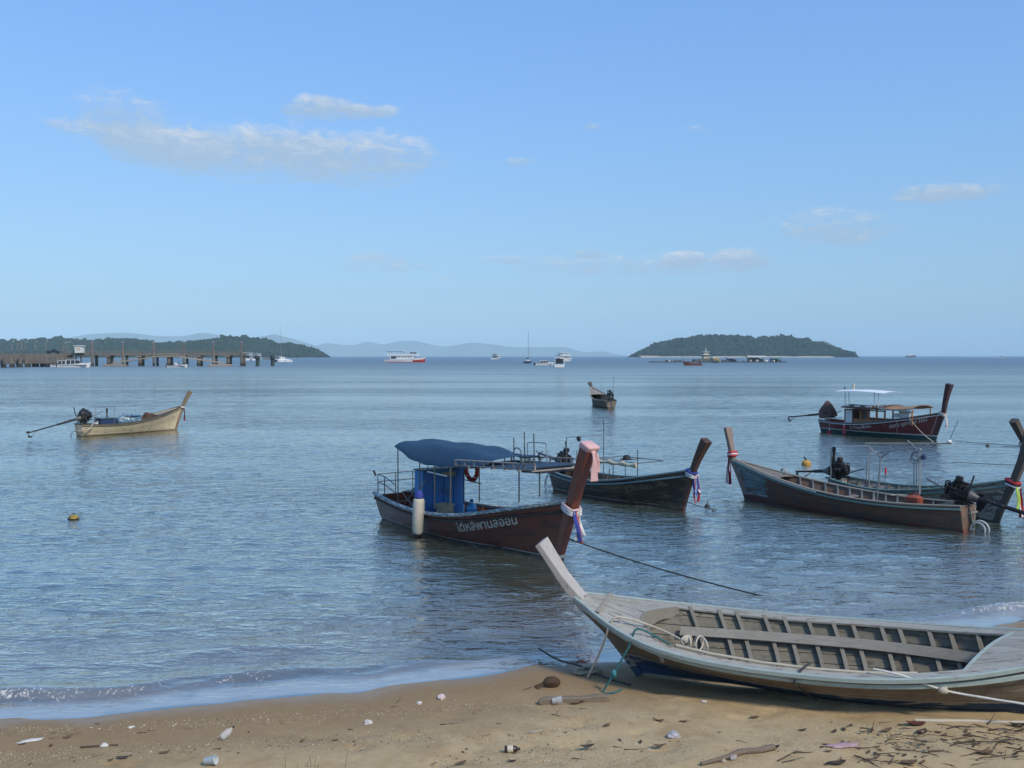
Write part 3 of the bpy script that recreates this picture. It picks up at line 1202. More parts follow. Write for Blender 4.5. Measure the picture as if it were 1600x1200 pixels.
        MB().tube([end + Vector((.45, 0, -.02)), end + Vector((.12, 0, -.20)), end + Vector((-.05, 0, -.24))], .013, 6).box(
            (end.x + .02, 0, end.z - .21), (.22, .012, .09), (0, .3, 0)).build('skeg', mat, eng, 40)
        if cover:
            cover.build('engine_cover', cover.mat, eng, 60)
        return eng


def ribbons(boat, p, strips, wraps, label, width=.075, post_r=(.12, .085), tilt=0.0):
    """garland: strips of cloth tied round the prow, ends hanging down"""
    root = empty('ribbon_garland', boat.W(p), boat.root.rotation_euler.z)
    tag(root, label, 'ribbon', 'cloth garlands on the prows')
    rng = random.Random(len(label) * 7)
    for k, (dz, mt) in enumerate(wraps):
        pts = []
        for i in range(17):
            a = 2 * PI * i / 16
            c, s_ = math.cos(a), math.sin(a)
            pts.append((post_r[0] * 1.15 * math.copysign(abs(c) ** .6, c), post_r[1] * 1.2 * math.copysign(abs(s_) ** .6, s_),
                        dz + .035 * c * tilt + .012 * math.sin(3 * a + k)))
        MB().tube(pts, .030, 6).build('wrap', mt, root, 60)
    for k, (ln, off, mt) in enumerate(strips):
        rings = []
        n = 14
        ph = rng.uniform(0, 6)
        a = off * 1.0
        base = Vector((post_r[0] * 1.25, a, -.02))
        wd = width * rng.uniform(.8, 1.15)
        yaw = rng.uniform(-.7, .7)
        for i in range(n + 1):
            q = i / n
            c = base + Vector((.05 * math.sin(q * 3 + ph) * q + .03 * q, .06 * math.sin(q * 2.4 + ph) * q, -ln * q))
            w = wd * (.35 + .65 * min(1, q * 2.2)) * (1 + .15 * math.sin(q * 7 + ph))
            th = yaw + .9 * math.sin(q * 2.5 + ph)
            d = Vector((math.sin(th), math.cos(th), 0))
            nn = Vector((math.cos(th), -math.sin(th), 0)) * .004
            f = Vector((math.cos(th), -math.sin(th), 0)) * w * .22
            rings.append([c - d * w / 2 + nn, c + f + nn, c + d * w / 2 + nn, c + d * w / 2 - nn, c + f - nn, c - d * w / 2 - nn])
        MB().loft(rings).build('ribbon', mt, root, 60)
    return root


def rope(name, pts, r, mat, label, cat='rope', group=None, seg=6):
    o = MB().tube([Vector(p) for p in pts], r, seg).build(name, mat, None, 60)
    tag(o, label, cat, group)
    return o


# paints, woods, metals
grey_wood = M('grey_weathered_wood', (.27, .25, .205), .85, .28, 3, .5, (1, 4, 4), wear=(.16, .14, .12), wear_amt=.36, wear_scale=5, grain=.28)
deck_wood = M('pale_deck_wood', (.34, .33, .285), .85, .22, 3, .5, (1, 5, 5), wear=(.21, .18, .145), wear_amt=.42, wear_scale=3.5, grain=.34)
inner_wood = M('inner_hull_wood', (.19, .172, .130), .88, .25, 3, .4, (1, 4, 4), wear=(.11, .095, .07), wear_amt=.42, wear_scale=3, grain=.25, streak=.35)
pale_teal = M('pale_teal_paint', (.33, .40, .37), .6, .2, 5, .3, (1, 3, 3), wear=(.30, .28, .25), wear_amt=.40, wear_scale=7)
teal = M('faded_teal_paint', (.13, .215, .195), .6, .22, 5, .3, (1, 3, 3), wear=(.16, .13, .10), wear_amt=.36, wear_scale=7)
blue_grey = M('blue_grey_paint', (.17, .25, .27), .55, .2, 5, .25, (1, 3, 3), wear=(.10, .10, .09), wear_amt=.36, wear_scale=8)
white_paint = M('white_paint', (.74, .73, .69), .5, .12, 5, .1, wear=(.42, .40, .35), wear_amt=.30)
cream_paint = M('cream_paint', (.56, .47, .32), .6, .18, 4, .2, wear=(.30, .24, .16), wear_amt=.36, streak=.25)
dark_paint = M('black_paint', (.02, .02, .02), .5, .3, 5, .2, wear=(.07, .06, .05), wear_amt=.36)
engine_black = M('oily_black_metal', (.022, .022, .022), .40, .5, 14, .3, wear=(.13, .10, .075), wear_amt=.40, wear_scale=18, metal=.3)
engine_grey = M('worn_grey_metal', (.10, .10, .10), .45, .4, 12, .3, wear=(.09, .06, .04), wear_amt=.4, wear_scale=16, metal=.5)
galv = M('galvanised_pipe', (.34, .35, .35), .42, .25, 8, .1, metal=.65, wear=(.20, .13, .08), wear_amt=.36, wear_scale=14)
dark_pipe = M('grey_green_pipe', (.10, .12, .12), .5, .3, 8, .1, metal=.3, wear=(.16, .10, .06), wear_amt=.36, wear_scale=14)
rope_pale = M('pale_rope', (.50, .45, .36), .9, .25, 40, .6)
rope_dark = M('dark_rope', (.06, .065, .06), .9, .3, 40, .6)
rope_teal = M('teal_rope', (.03, .13, .14), .85, .3, 40, .6)
red_cloth = M('red_cloth', (.50, .03, .045), .8, .2, 10, .3)
blue_cloth = M('blue_cloth', (.04, .06, .30), .8, .2, 10, .3)
white_cloth = M('white_cloth', (.70, .68, .66), .8, .12, 10, .3)
pink_cloth = M('pink_cloth', (.66, .40, .38), .85, .14, 10, .3)
green_cloth = M('lime_green_cloth', (.42, .62, .12), .8, .15, 10, .3)
pale_pink = M('faded_pink_cloth', (.60, .46, .46), .85, .12, 10, .3)


# ------------------------------------------------------------------ the boats
deck_wood_dark = M('dark_deck_wood', (.20, .175, .15), .85, .25, 3, .4, (1, 5, 5), wear=(.12, .10, .085), wear_amt=.42, wear_scale=6, grain=.25)
cream_paint_hull = M('cream_hull_paint', (.64, .53, .34), .6, .2, 3, .2, (1, 3, 3), wear=(.27, .21, .14), wear_amt=.40, wear_scale=3, streak=.3, bands=[(.06, (.16, .13, .08))])
def boat_blue_canopy():
    """varnished brown boat with the blue awning"""
    hull = M('dark_brown_varnish', (.185, .055, .026), .30, .35, 2.2, .18, (.4, 3, 3), wear=(.080, .032, .018), wear_amt=.45, wear_scale=2.5,
             bands=[(.055, (.50, .47, .42)), (.03, (.035, .03, .03))], grain=.2, spec=.5)
    post = M('red_brown_varnish', (.19, .050, .026), .32, .25, 2.5, .2, (4, 4, 1), grain=0, spec=.5, bands=[(.14, (.55, .52, .47)), (.075, (.04, .035, .035))])
    rail = M('flaking_blue_white_paint', (.17, .24, .26), .6, .2, 5, .4, (1, 4, 4), wear=(.66, .66, .62), wear_amt=.46, wear_scale=6)
    Sn, Bw = at_z(590, 811), at_z(873, 876)
    off = Vector((.72, .66, 0)) * .52
    B = Boat('longtail_boat', 'varnished brown longtail boat with a blue canvas canopy and blue cabin', Sn + off, Bw,
             [(0, .66), (.2, .57), (.4, .55), (.6, .66), (.8, .95), (1, 1.27)], 1.75, .66, .30, .30, .05, full=.36, tmax=.42)
    B.planking(8, hull)
    B.transom(hull, 4)
    B.rail(1.0, .09, .075, rail, 'gunwale', .0, .02)
    B.rail(.88, .045, .05, dark_paint, 'rub_rail', .018, t1=.99)
    B.floor(.02, .72, .30, M('worn_red_deck', (.20, .07, .06), .7, .35, 4, .3, wear=(.15, .13, .12), wear_amt=.42), 7)
    B.deck(.70, .97, M('brown_deck', (.14, .075, .05), .6, .3, 4, .2, (1, 4, 4)), 6, -.03, .06)
    B.ribs([.1, .18, .26, .34, .42, .5, .58, .66], M('brown_rib', (.10, .05, .035), .7))
    lp = [B.L(893, 772), B.L(907, 728), B.L(922, 695)]
    g1 = B.g(1)
    xs0 = B.xs(-B.draft)
    B.post([(xs0 - .02, -.30, .09, .06), (B.xs(.2) , .2, .085, .07), (B.xs(.7), .7, .10, .09), (B.xs(1.1) + .0, 1.12, .11, .10),
            (lerp(B.xs(1.1), lp[2].x, .30), lerp(1.12, lp[2].z, .33), .108, .105), (lerp(B.xs(1.1), lp[2].x, .62), lerp(1.12, lp[2].z, .66), .12, .118),
            (lp[2].x - .02, lp[2].z - .02, .135, .135)], post)
    # pink cloth tied over the prow's head
    c = Vector((lp[2].x, 0, lp[2].z))
    ax = (c - Vector((B.xs(1.1), 0, 1.12))).normalized()
    f = Vector((ax.z, 0, -ax.x))
    r = []
    for q, k in ((-.10, 1.04), (-.03, 1.07), (.0, 1.08), (.02, .96)):
        r.append(chamfer_ring(c + ax * q + f * (-.02 if q < -.05 else 0), f, (0, 1, 0), .141 * k, .141 * k, .02))
    hood = B.part(MB().loft(r), 'prow_cloth', pink_cloth, None, 50)
    MB().blob(c + f * .15 - ax * .10, (.045, .06, .045), 2, .3).build('knot', pink_cloth, hood)
    for yy, ln, wd in ((-.03, .55, .09), (.05, .38, .07)):
        rr = []
        for i in range(11):
            q = i / 10
            p = c + f * (.155 + .02 * math.sin(q * 5)) + Vector((0, yy + .03 * q, -.10 - ln * q))
            w = wd * (.4 + .8 * q)
            rr.append([p + Vector((0.02 * math.sin(q * 9), -w, 0)), p + Vector((.03, 0, 0)), p + Vector((0, w, 0)), p + Vector((-.008, w, 0)), p + Vector((.022, 0, 0)), p + Vector((-.008, -w, 0))])
        MB().loft(rr).build('cloth_tail', pink_cloth, hood, 60)
    lett = M('silver_lettering', (.62, .60, .54), .5, .25, 20, 0)
    B.text('ไต๋หลีพานลออน', .585, .37, .30, lett, -1, .98, .02, .1, bold=.016)
    # awning frame
    yn, yf = -.74, .74
    top = 1.78

    def pole(px, py0, py1, yl, mat=dark_pipe, r=.016):
        a = B.L(px, py1, yl)
        b = B.L(px, py0, yl)
        B.tube([(a.x, yl, a.z), (a.x, yl, b.z)], r, mat, 'awning_pole')
    pole(622, 698, 788, yn * .80)
    pole(656, 718, 786, -.80)
    pole(679, 728, 795, -.82, M('olive_pipe', (.23, .21, .15), .6, .25))
    pole(704, 732, 797, -.84, M('olive_pipe', (0, 0, 0)))
    pole(725, 724, 788, .55)
    pole(749, 724, 784, .70)
    pole(811, 726, 785, -.66)
    pole(843, 734, 776, -.52)
    # canvas
    canvas = M('blue_canvas', (.016, .055, .105), .75, .18, 3, .25, (1, 1, 1), wear=(.024, .068, .12), wear_amt=.42, wear_scale=3)
    x0, x1 = B.L(626, 694, -.62).x + .05, B.L(752, 735, -.82).x
    zt = B.L(624, 694, -.62).z
    nx, ny = 26, 18
    rows = []
    for i in range(nx + 1):
        u = i / nx
        row = []
        for j in range(ny + 1):
            w = lerp(-1, 1, j / ny)
            x = lerp(x0 - .02, x1 + .15, u)
            arch = 1 - abs(w) ** 6
            z = zt + .0 + .08 * arch + .03 * (1 - w * w) * (.7 + .3 * math.sin(u * PI)) - .10 * max(0, u - .62) / .38 - .03 * math.sin(u * PI * 3) ** 2
            z += .008 * math.sin(u * 14 + w * 7) - .012 * abs(math.sin(u * 5.5 + w * 1.3)) ** .5 - .008 * abs(math.sin(u * 9 - w * 3.1)) ** .5
            z -= .10 * math.sin(u * PI * 2) ** 2 * (1 - arch) * .6
            droop = max(0, -w - .55) / .45
            z -= droop ** 1.4 * (.03 + .25 * math.sin(u * PI) ** 1.2) + .012 * math.sin(u * 37) * droop
            z += .015 * math.sin(u * 9 + w * 5) * (1 - arch * .5)
            row.append(Vector((x + .03 * math.sin(w * 3 + 1), w * (.80 + .05 * math.sin(u * 5)), z)))
        rows.append(row)
    rings = [r_ + [p - Vector((0, 0, .012)) for p in reversed(r_)] for r_ in rows]
    B.part(MB().loft(rings), 'canopy', canvas, None, 70)
    # forward roof rack: pale ladder-like rails carrying loose rods
    a, b = B.L(711, 724, -.80), B.L(848, 725, -.62)
    rk = M('peeling_pale_rack', (.36, .31, .28), .7, .3, 8, .2, wear=(.18, .10, .07), wear_amt=.42, wear_scale=10)
    zr = a.z - .04
    xa, xb = a.x, b.x
    slope = (B.L(848, 734, -.62).z - B.L(711, 727, -.80).z) / (xb - xa)
    dk = M('blue_roof_panel', (.02, .05, .09), .7, .2)
    rack = empty('roof_rack', (xa, 0, zr), 0, B.root)
    rack.rotation_euler = (0, -math.atan(slope), 0)
    RL = (xb - xa) * math.sqrt(1 + slope * slope)
    zr0, zr = zr, 0.0

    def rp(mb, name, mat):
        return mb.build(name, mat, rack)
    for yy in (-.80, .75):
        for dz in (0, .115):
            rp(MB().box((RL / 2, yy, dz), (RL, .035, .03), bev=.005), 'rack_rail', rk)
        for k in range(9):
            rp(MB().box((lerp(.02, RL - .02, k / 8), yy, .06), (.025, .03, .09)), 'rack_upright', rk)
    for k in range(7):
        rp(MB().box((lerp(0.02, RL - .15, k / 6), -.02, -.03), (.05, 1.55, .025)), 'rack_slat', rk)
    rp(MB().box((RL / 2 - .2, 0, .0), (RL - .6, 1.4, .02)), 'roof_panel', dk)
    rp(MB().box((RL - .30, -.05, -.06), (.60, 1.3, .03)), 'roof_panel', dark_paint)
    for px, h in ((768, .50), (783, .62), (796, .60)):
        x = lerp(.45, 1.5, (px - 768) / 40)
        rp(MB().tube([(x, .5, .05), (x + .02, .5, .05 + h)], .014, 6), 'rod', dark_pipe)

    def hoop(pts, r, mt):
        rp(MB().tube(smooth_path(pts, 4), r, 6), 'roof_hoop', mt)
    hoop([(.9, .55, 0), (.9, .55, .36), (.96, .55, .44), (1.5, .55, .44), (1.56, .55, .36), (1.56, .55, 0)], .013, galv)
    hoop([(.5, .2, 0), (.5, .2, .18), (.56, .2, .21), (1.1, .2, .21), (1.16, .2, .16), (1.18, .2, 0)], .012, galv)
    hoop([(.7, .3, .1), (.75, .3, .32), (.95, .3, .30), (1.0, .3, .12)], .014, dark_pipe)
    for k in range(4):
        rp(MB().lathe([(.022, 0), (.022, .10), (.028, .105), (.028, .13)], 8, (RL - .46 + k * .14, -.80, .1)), 'rod_socket', dark_pipe)
    zr = zr0
    # cabin box
    cab = M('shaded_blue_board', (.028, .150, .40), .55, .15, 3, .1, wear=(.03, .09, .2), wear_amt=.4, wear_scale=2)  # cabin blue darkened: the shade on the end walls is put into the colour
    cab2 = M('lit_blue_board', (.05, .25, .52), .55, .12, 3, .1)  # same blue lightened: the light on the side walls is put into the colour
    xf = B.L(661, 787, -.50).x
    xk = xf - .36
    yn_, yf_ = -.50, .68
    zb, zc = .31, B.L(661, 736, -.50).z
    zm = (zb + zc) / 2
    B.part(MB().box(((xf + xk) / 2, yn_, zm), (xf - xk, .03, zc - zb), bev=.004), 'cabin_wall', cab2)
    B.part(MB().box(((xf + xk) / 2, yf_, zm), (xf - xk, .03, zc - zb), bev=.004), 'cabin_wall', cab2)
    B.part(MB().box((xf - .016, (yn_ + yf_) / 2, zm), (.03, yf_ - yn_ - .034, zc - zb), bev=.004), 'cabin_wall', cab)
    B.part(MB().box((xk + .016, (yn_ + yf_) / 2, zm), (.03, yf_ - yn_ - .034, zc - zb), bev=.004), 'cabin_wall', cab)
    for k in range(3):
        B.part(MB().box((xf + .008, lerp(yn_, yf_, .25 + .25 * k), zm), (.014, .02, zc - zb - .03)), 'cabin_batten', cab)
    B.part(MB().box((xf + .011, lerp(yn_, yf_, .62), zc - .12), (.018, .40, .10)), 'cabin_shelf', M('olive_pipe', (0, 0, 0)))
    B.part(MB().box(((xf + xk) / 2, (yn_ + yf_) / 2, zc + .012), (xf - xk + .06, yf_ - yn_ + .08, .02)), 'cabin_roof', dark_paint)
    for k in range(5):
        B.part(MB().tube([(xf - .1, -.3 + k * .2, zc + .02), (xf - .12, -.28 + k * .2, zc + .30)], .012, 6), 'roof_stay', dark_pipe)
    # stern railing
    s = B.L(596, 745, -.5)
    zt2 = B.L(594, 741, -.5).z
    for (xx, yy) in ((.1, -.52), (.1, .52), (.62, -.62), (.62, .62), (.1, 0)):
        B.tube([(xx, yy, .45), (xx, yy, zt2)], .014, dark_pipe, 'stern_rail_post')
    for zz in (zt2, zt2 - .2):
        B.tube([(.1, -.52, zz), (.1, .52, zz)], .013, dark_pipe, 'stern_rail')
        B.tube([(.1, -.52, zz), (.62, -.62, zz - .01), (1.3, -.72, zz - .12)], .013, dark_pipe, 'stern_rail')
        B.tube([(.1, .52, zz), (.62, .62, zz - .01), (1.3, .72, zz - .05)], .013, dark_pipe, 'stern_rail')
    B.tube([(-.05, -.56, zt2 + .08), (-.05, -.5, zt2 - .06)], .03, engine_grey, 'rail_cleat')
    a_, b_ = B.L(720, 748, .72), B.L(752, 756, .72)
    B.tube([(a_.x, .72, a_.z), (b_.x, .72, b_.z)], .013, dark_pipe, 'side_rail')
    a_, b_ = B.L(668, 737, -.8), B.L(698, 744, -.8)
    B.tube([(a_.x, -.8, a_.z), (b_.x, -.8, b_.z)], .016, white_paint, 'awning_rail')
    # a folding chair on the after deck
    ch = empty('folding_chair', B.W((.55, .22, .30)), B.root.rotation_euler.z + .5)
    tag(ch, 'folding metal chair on the stern deck of the blue canopy boat', 'chair')
    for sg in (1, -1):
        MB().tube([(-.2, .19 * sg, 0), (.16, .19 * sg, .42), (.24, .19 * sg, .78)], .011, 6).build('leg', galv, ch)
        MB().tube([(.2, .19 * sg, 0), (-.18, .19 * sg, .40)], .011, 6).build('leg', galv, ch)
    MB().box((-.02, 0, .41), (.38, .36, .02), bev=.006).build('seat', dark_paint, ch)
    MB().box((.22, 0, .68), (.02, .36, .16), (0, .18, 0), bev=.006).build('backrest', M('beige_plastic', (.45, .40, .32), .5, .1), ch)
    # loose gear
    p = B.L(684, 789, -.02)
    cr = empty('plastic_crate', B.W((xf + .22, B.L(684, 789, -.02).y * 0 - .02, .30)), B.root.rotation_euler.z)
    tag(cr, 'cream plastic crate standing against the blue cabin wall', 'crate')
    beige = M('cream_plastic', (.46, .38, .25), .5, .15)
    for sx, sy, cx, cy in ((.02, .30, -.15, 0), (.02, .30, .15, 0), (.30, .02, 0, -.15), (.30, .02, 0, .15)):
        MB().box((cx, cy, .17), (sx, sy, .34), bev=.004).build('side', beige, cr)
    MB().box((0, 0, .015), (.28, .28, .02)).build('base', beige, cr)
    for sx, sy, cx, cy in ((.03, .36, -.165, 0), (.03, .36, .165, 0), (.30, .03, 0, -.165), (.30, .03, 0, .165)):
        MB().box((cx, cy, .335), (sx, sy, .03), bev=.004).build('rim', beige, cr)
    p = B.L(737, 786, .30)
    jug = empty('water_jug', B.W((p.x, .30, .30)), 0)
    tag(jug, 'blue plastic water jug on the deck of the blue canopy boat', 'water jug')
    MB().lathe([(.10, 0), (.132, .02), (.134, .10), (.124, .12), (.134, .14), (.134, .22), (.124, .24), (.134, .26), (.13, .32), (.09, .38), (.04, .42), (.035, .46)], 20).build(
        'bottle', M('blue_clear_plastic', (.05, .28, .55), .15, .1, spec=.6), jug)
    MB().lathe([(.042, .46), (.042, .50), (.03, .51)], 14).build('cap', M('dark_blue_plastic', (.02, .05, .25), .4), jug)
    p = B.L(737, 726, .62)
    lb = empty('lifebuoy', B.W((p.x, .62, p.z - .12)), B.root.rotation_euler.z)
    tag(lb, 'red lifebuoy ring hanging under the roof rack', 'lifebuoy')
    orange = M('faded_red_plastic', (.40, .045, .035), .5, .2)
    MB().torus((0, 0, 0), .24, .055, 'y', 28, 10).build('ring', orange, lb)
    for k in range(4):
        a = k * PI / 2 + .78
        MB().torus((.24 * math.cos(a), 0, .24 * math.sin(a)), .06, .014, 'y' if False else 'z', 10, 5).build('strap', white_cloth, lb)
    MB().torus((0, 0, 0), .305, .008, 'y', 28, 5).build('grab_line', rope_pale, lb)
    # fender
    p = B.L(653, 818, -.98)
    fe = empty('fender', B.W((p.x, -.98, .12)), B.root.rotation_euler.z)
    fe.rotation_euler = (.02, .10, B.root.rotation_euler.z)
    tag(fe, 'long white cylindrical fender hanging at the side of the blue canopy boat', 'fender')
    MB().lathe([(.05, -.06), (.11, -.02), (.135, .05), (.138, .40), (.135, .72), (.12, .78), (.07, .81)], 20).build('body', M('dirty_white_rubber', (.62, .57, .46), .6, .16, 4, .1, wear=(.42, .36, .26), wear_amt=.34, streak=.2), fe)
    MB().lathe([(.07, .80), (.105, .83), (.09, .92), (.045, .98), (.02, .99)], 16).build('top_cap', blue_cloth, fe)
    MB().lathe([(.02, -.12), (.075, -.10), (.10, -.05), (.08, -.03)], 16).build('bottom_cap', dark_paint, fe)
    MB().tube([(0, 0, .97), (0, .10, 1.15), (0, .16, 1.22)], .012, 6).build('lanyard', rope_dark, fe)
    # garland and mooring line
    q = Vector((B.xs(1.12), 0, 1.13))
    ribbons(B, q, [(.62, -.05, blue_cloth), (.60, .02, white_cloth), (.66, -.02, M('orange_red_cloth', (.55, .10, .05), .8, .2)), (.50, .06, white_cloth), (.45, -.1, blue_cloth)],
            [(.0, white_cloth), (.05, pale_pink), (-.05, white_cloth)], 'white, blue and orange ribbons tied round the prow of the blue canopy boat', .075, (.15, .13), -2.2)
    a = B.W((B.xs(.55) + .12, 0, .5))
    end = at_z(1300, 955, -.05)
    pts = sag(a, end, .10, 26)
    rope('mooring_rope', pts, .014, rope_dark, 'dark mooring rope running from the blue canopy boat into the water', group='mooring ropes')
    return B


def boat_dark_behind():
    """black and olive boat behind the awning boat"""
    hull = M('black_olive_hull', (.022, .019, .014), .42, .4, 1.6, .2, (.35, 3, 3), wear=(.115, .082, .040), wear_amt=.45, wear_scale=1.6,
             bands=[(.075, (.50, .48, .44)), (.045, (.13, .035, .03))], spec=.5)
    B = Boat('longtail_boat', 'black hulled longtail boat with pale blue rail behind the blue canopy boat', at_z(875, 764), at_z(1066, 797),
             [(0, .62), (.2, .54), (.4, .54), (.6, .66), (.8, .88), (1, 1.12)], 1.55, .60, .28, .30, .04)
    B.planking(7, hull)
    B.transom(hull)
    B.rail(1.0, .075, .05, blue_grey, 'gunwale', .0, .02)
    B.rail(.90, .05, .05, blue_grey, 'rub_rail', .02)
    B.floor(.03, .70, .22, M('dark_floor', (.09, .08, .07), .8), 6)
    B.deck(.72, .97, M('brown_grey_deck', (.16, .13, .10), .8, .3, 4, .3, (1, 4, 4)), 6, -.03, .05)
    B.ribs([.12, .2, .28, .36, .44, .52, .6, .68], M('dark_rib', (.10, .085, .07), .8))
    B.thwart(.55, grey_wood)
    B.thwart(.64, grey_wood)
    tp = B.L(1104, 688)
    post = M('dark_brown_prow', (.075, .035, .024), .45, .3, 3, .2, (4, 4, 1), spec=.4, bands=[(.12, (.13, .11, .09)), (.06, (.12, .03, .025))])
    x1 = B.xs(1.08)
    B.post([(B.xs(-.28), -.3, .07, .05), (B.xs(.3), .3, .07, .06), (B.xs(.8), .8, .075, .07), (x1, 1.08, .075, .075), (lerp(x1, tp.x, .35), lerp(1.08, tp.z, .4), .085, .09),
            (lerp(x1, tp.x, .68), lerp(1.08, tp.z, .72), .10, .105), (tp.x, tp.z, .115, .125)], post)
    B.text('สู่ โชนดิศา', .66, .36, .20, M('faded_gold_lettering', (.20, .19, .13), .6, .4, 20, 0), -1, 1.05, 0, .12, bold=.01)
    q = Vector((B.xs(1.0), 0, 1.02))
    ribbons(B, q, [(.75, -.02, red_cloth), (.72, .05, red_cloth), (.5, -.06, blue_cloth), (.46, .08, white_cloth), (.55, .02, blue_cloth)],
            [(.0, white_cloth), (.07, blue_cloth), (-.05, white_cloth)], 'red, blue and white ribbons tied to the prow of the black hulled boat', .08, (.12, .10), -1.5)
    e = B.engine(.12, .62, engine_black, engine_grey, pitch=rad(3), yaw=rad(-14), shaft=1.75, size=1.0)
    # light pole frame
    for px, p0, p1, yl in ((885, 683, 750, -.5), (901, 703, 752, .55), (943, 656, 757, .2), (958, 724, 755, -.55), (977, 724, 752, .55), (996, 702, 750, -.5), (952, 732, 757, -.6)):
        a, b = B.L(px, p1, yl), B.L(px, p0, yl)
        B.tube([(a.x, yl, a.z), (a.x, yl, b.z)], .013, dark_pipe, 'frame_pole')
    a, b = B.L(886, 683, -.5), B.L(944, 680, .2)
    B.tube([(a.x, -.5, a.z), (b.x, .2, b.z)], .012, galv, 'frame_pole')
    m_ = a.lerp(b, .32)
    B.part(MB().blob((m_.x, lerp(-.5, .2, .32), m_.z - .07), (.09, .05, .08), 2, .4), 'hanging_cap', dark_paint)
    a, b = B.L(932, 716, -.5), B.L(996, 714, -.5)
    for yl in (-.52, .52):
        B.tube([(a.x, yl, a.z), (b.x, yl, a.z + .01)], .014, blue_grey, 'awning_rail')
    for xx in (a.x, (a.x + b.x) / 2, b.x):
        B.tube([(xx, -.52, a.z), (xx, .52, a.z)], .012, dark_pipe, 'awning_rail')
    rr = []
    for i in range(19):
        u = i / 18
        x = lerp(a.x, b.x, u)
        z = a.z - .05 - .03 * math.sin(u * PI * 3) ** 2
        ring = []
        for k in range(8):
            an = 2 * PI * k / 8
            ring.append(Vector((x, -.53 + .05 * math.cos(an), z + (.055 + .02 * math.sin(u * 21)) * math.sin(an))))
        rr.append(ring)
    B.part(MB().loft(rr), 'rolled_awning', M('cream_awning', (.56, .50, .36), .8, .15, 8, .3), None, 70)
    h = B.L(979, 711, -.1)
    hat = empty('straw_hat', B.W((h.x, -.1, a.z + .018)), 0)
    tag(hat, 'dark wide brimmed hat lying on the frame of the black hulled boat', 'hat')
    MB().lathe([(.03, .0), (.19, .0), (.20, .012), (.11, .025)], 18).build('brim', dark_paint, hat)
    MB().lathe([(.115, .02), (.10, .09), (.06, .12), (.01, .125)], 18).build('crown', dark_paint, hat)
    p = B.L(903, 735, .1)
    B.part(MB().box((p.x, .1, p.z), (.06, .3, .5), bev=.02), 'splash_cloth', white_cloth)
    B.tube(smooth_path([(.05, -.3, .55), (-.2, -.35, .45), (-.32, -.35, .1), (-.2, -.3, -.1)], 5), .022, M('white_hose', (.6, .6, .56), .6, .1), 'cooling_hose')
    B.part(MB().torus((-.30, -.2, .22), .16, .016, 'y', 20, 6), 'propeller_guard', white_paint)
    a = B.W((B.xs(.28) + .08, 0, .25))
    rope('mooring_rope', sag(a, at_z(1135, 797, -.03), .06, 12), .012, rope_dark, 'short dark mooring rope under the prow of the black hulled boat', group='mooring ropes')
    return B


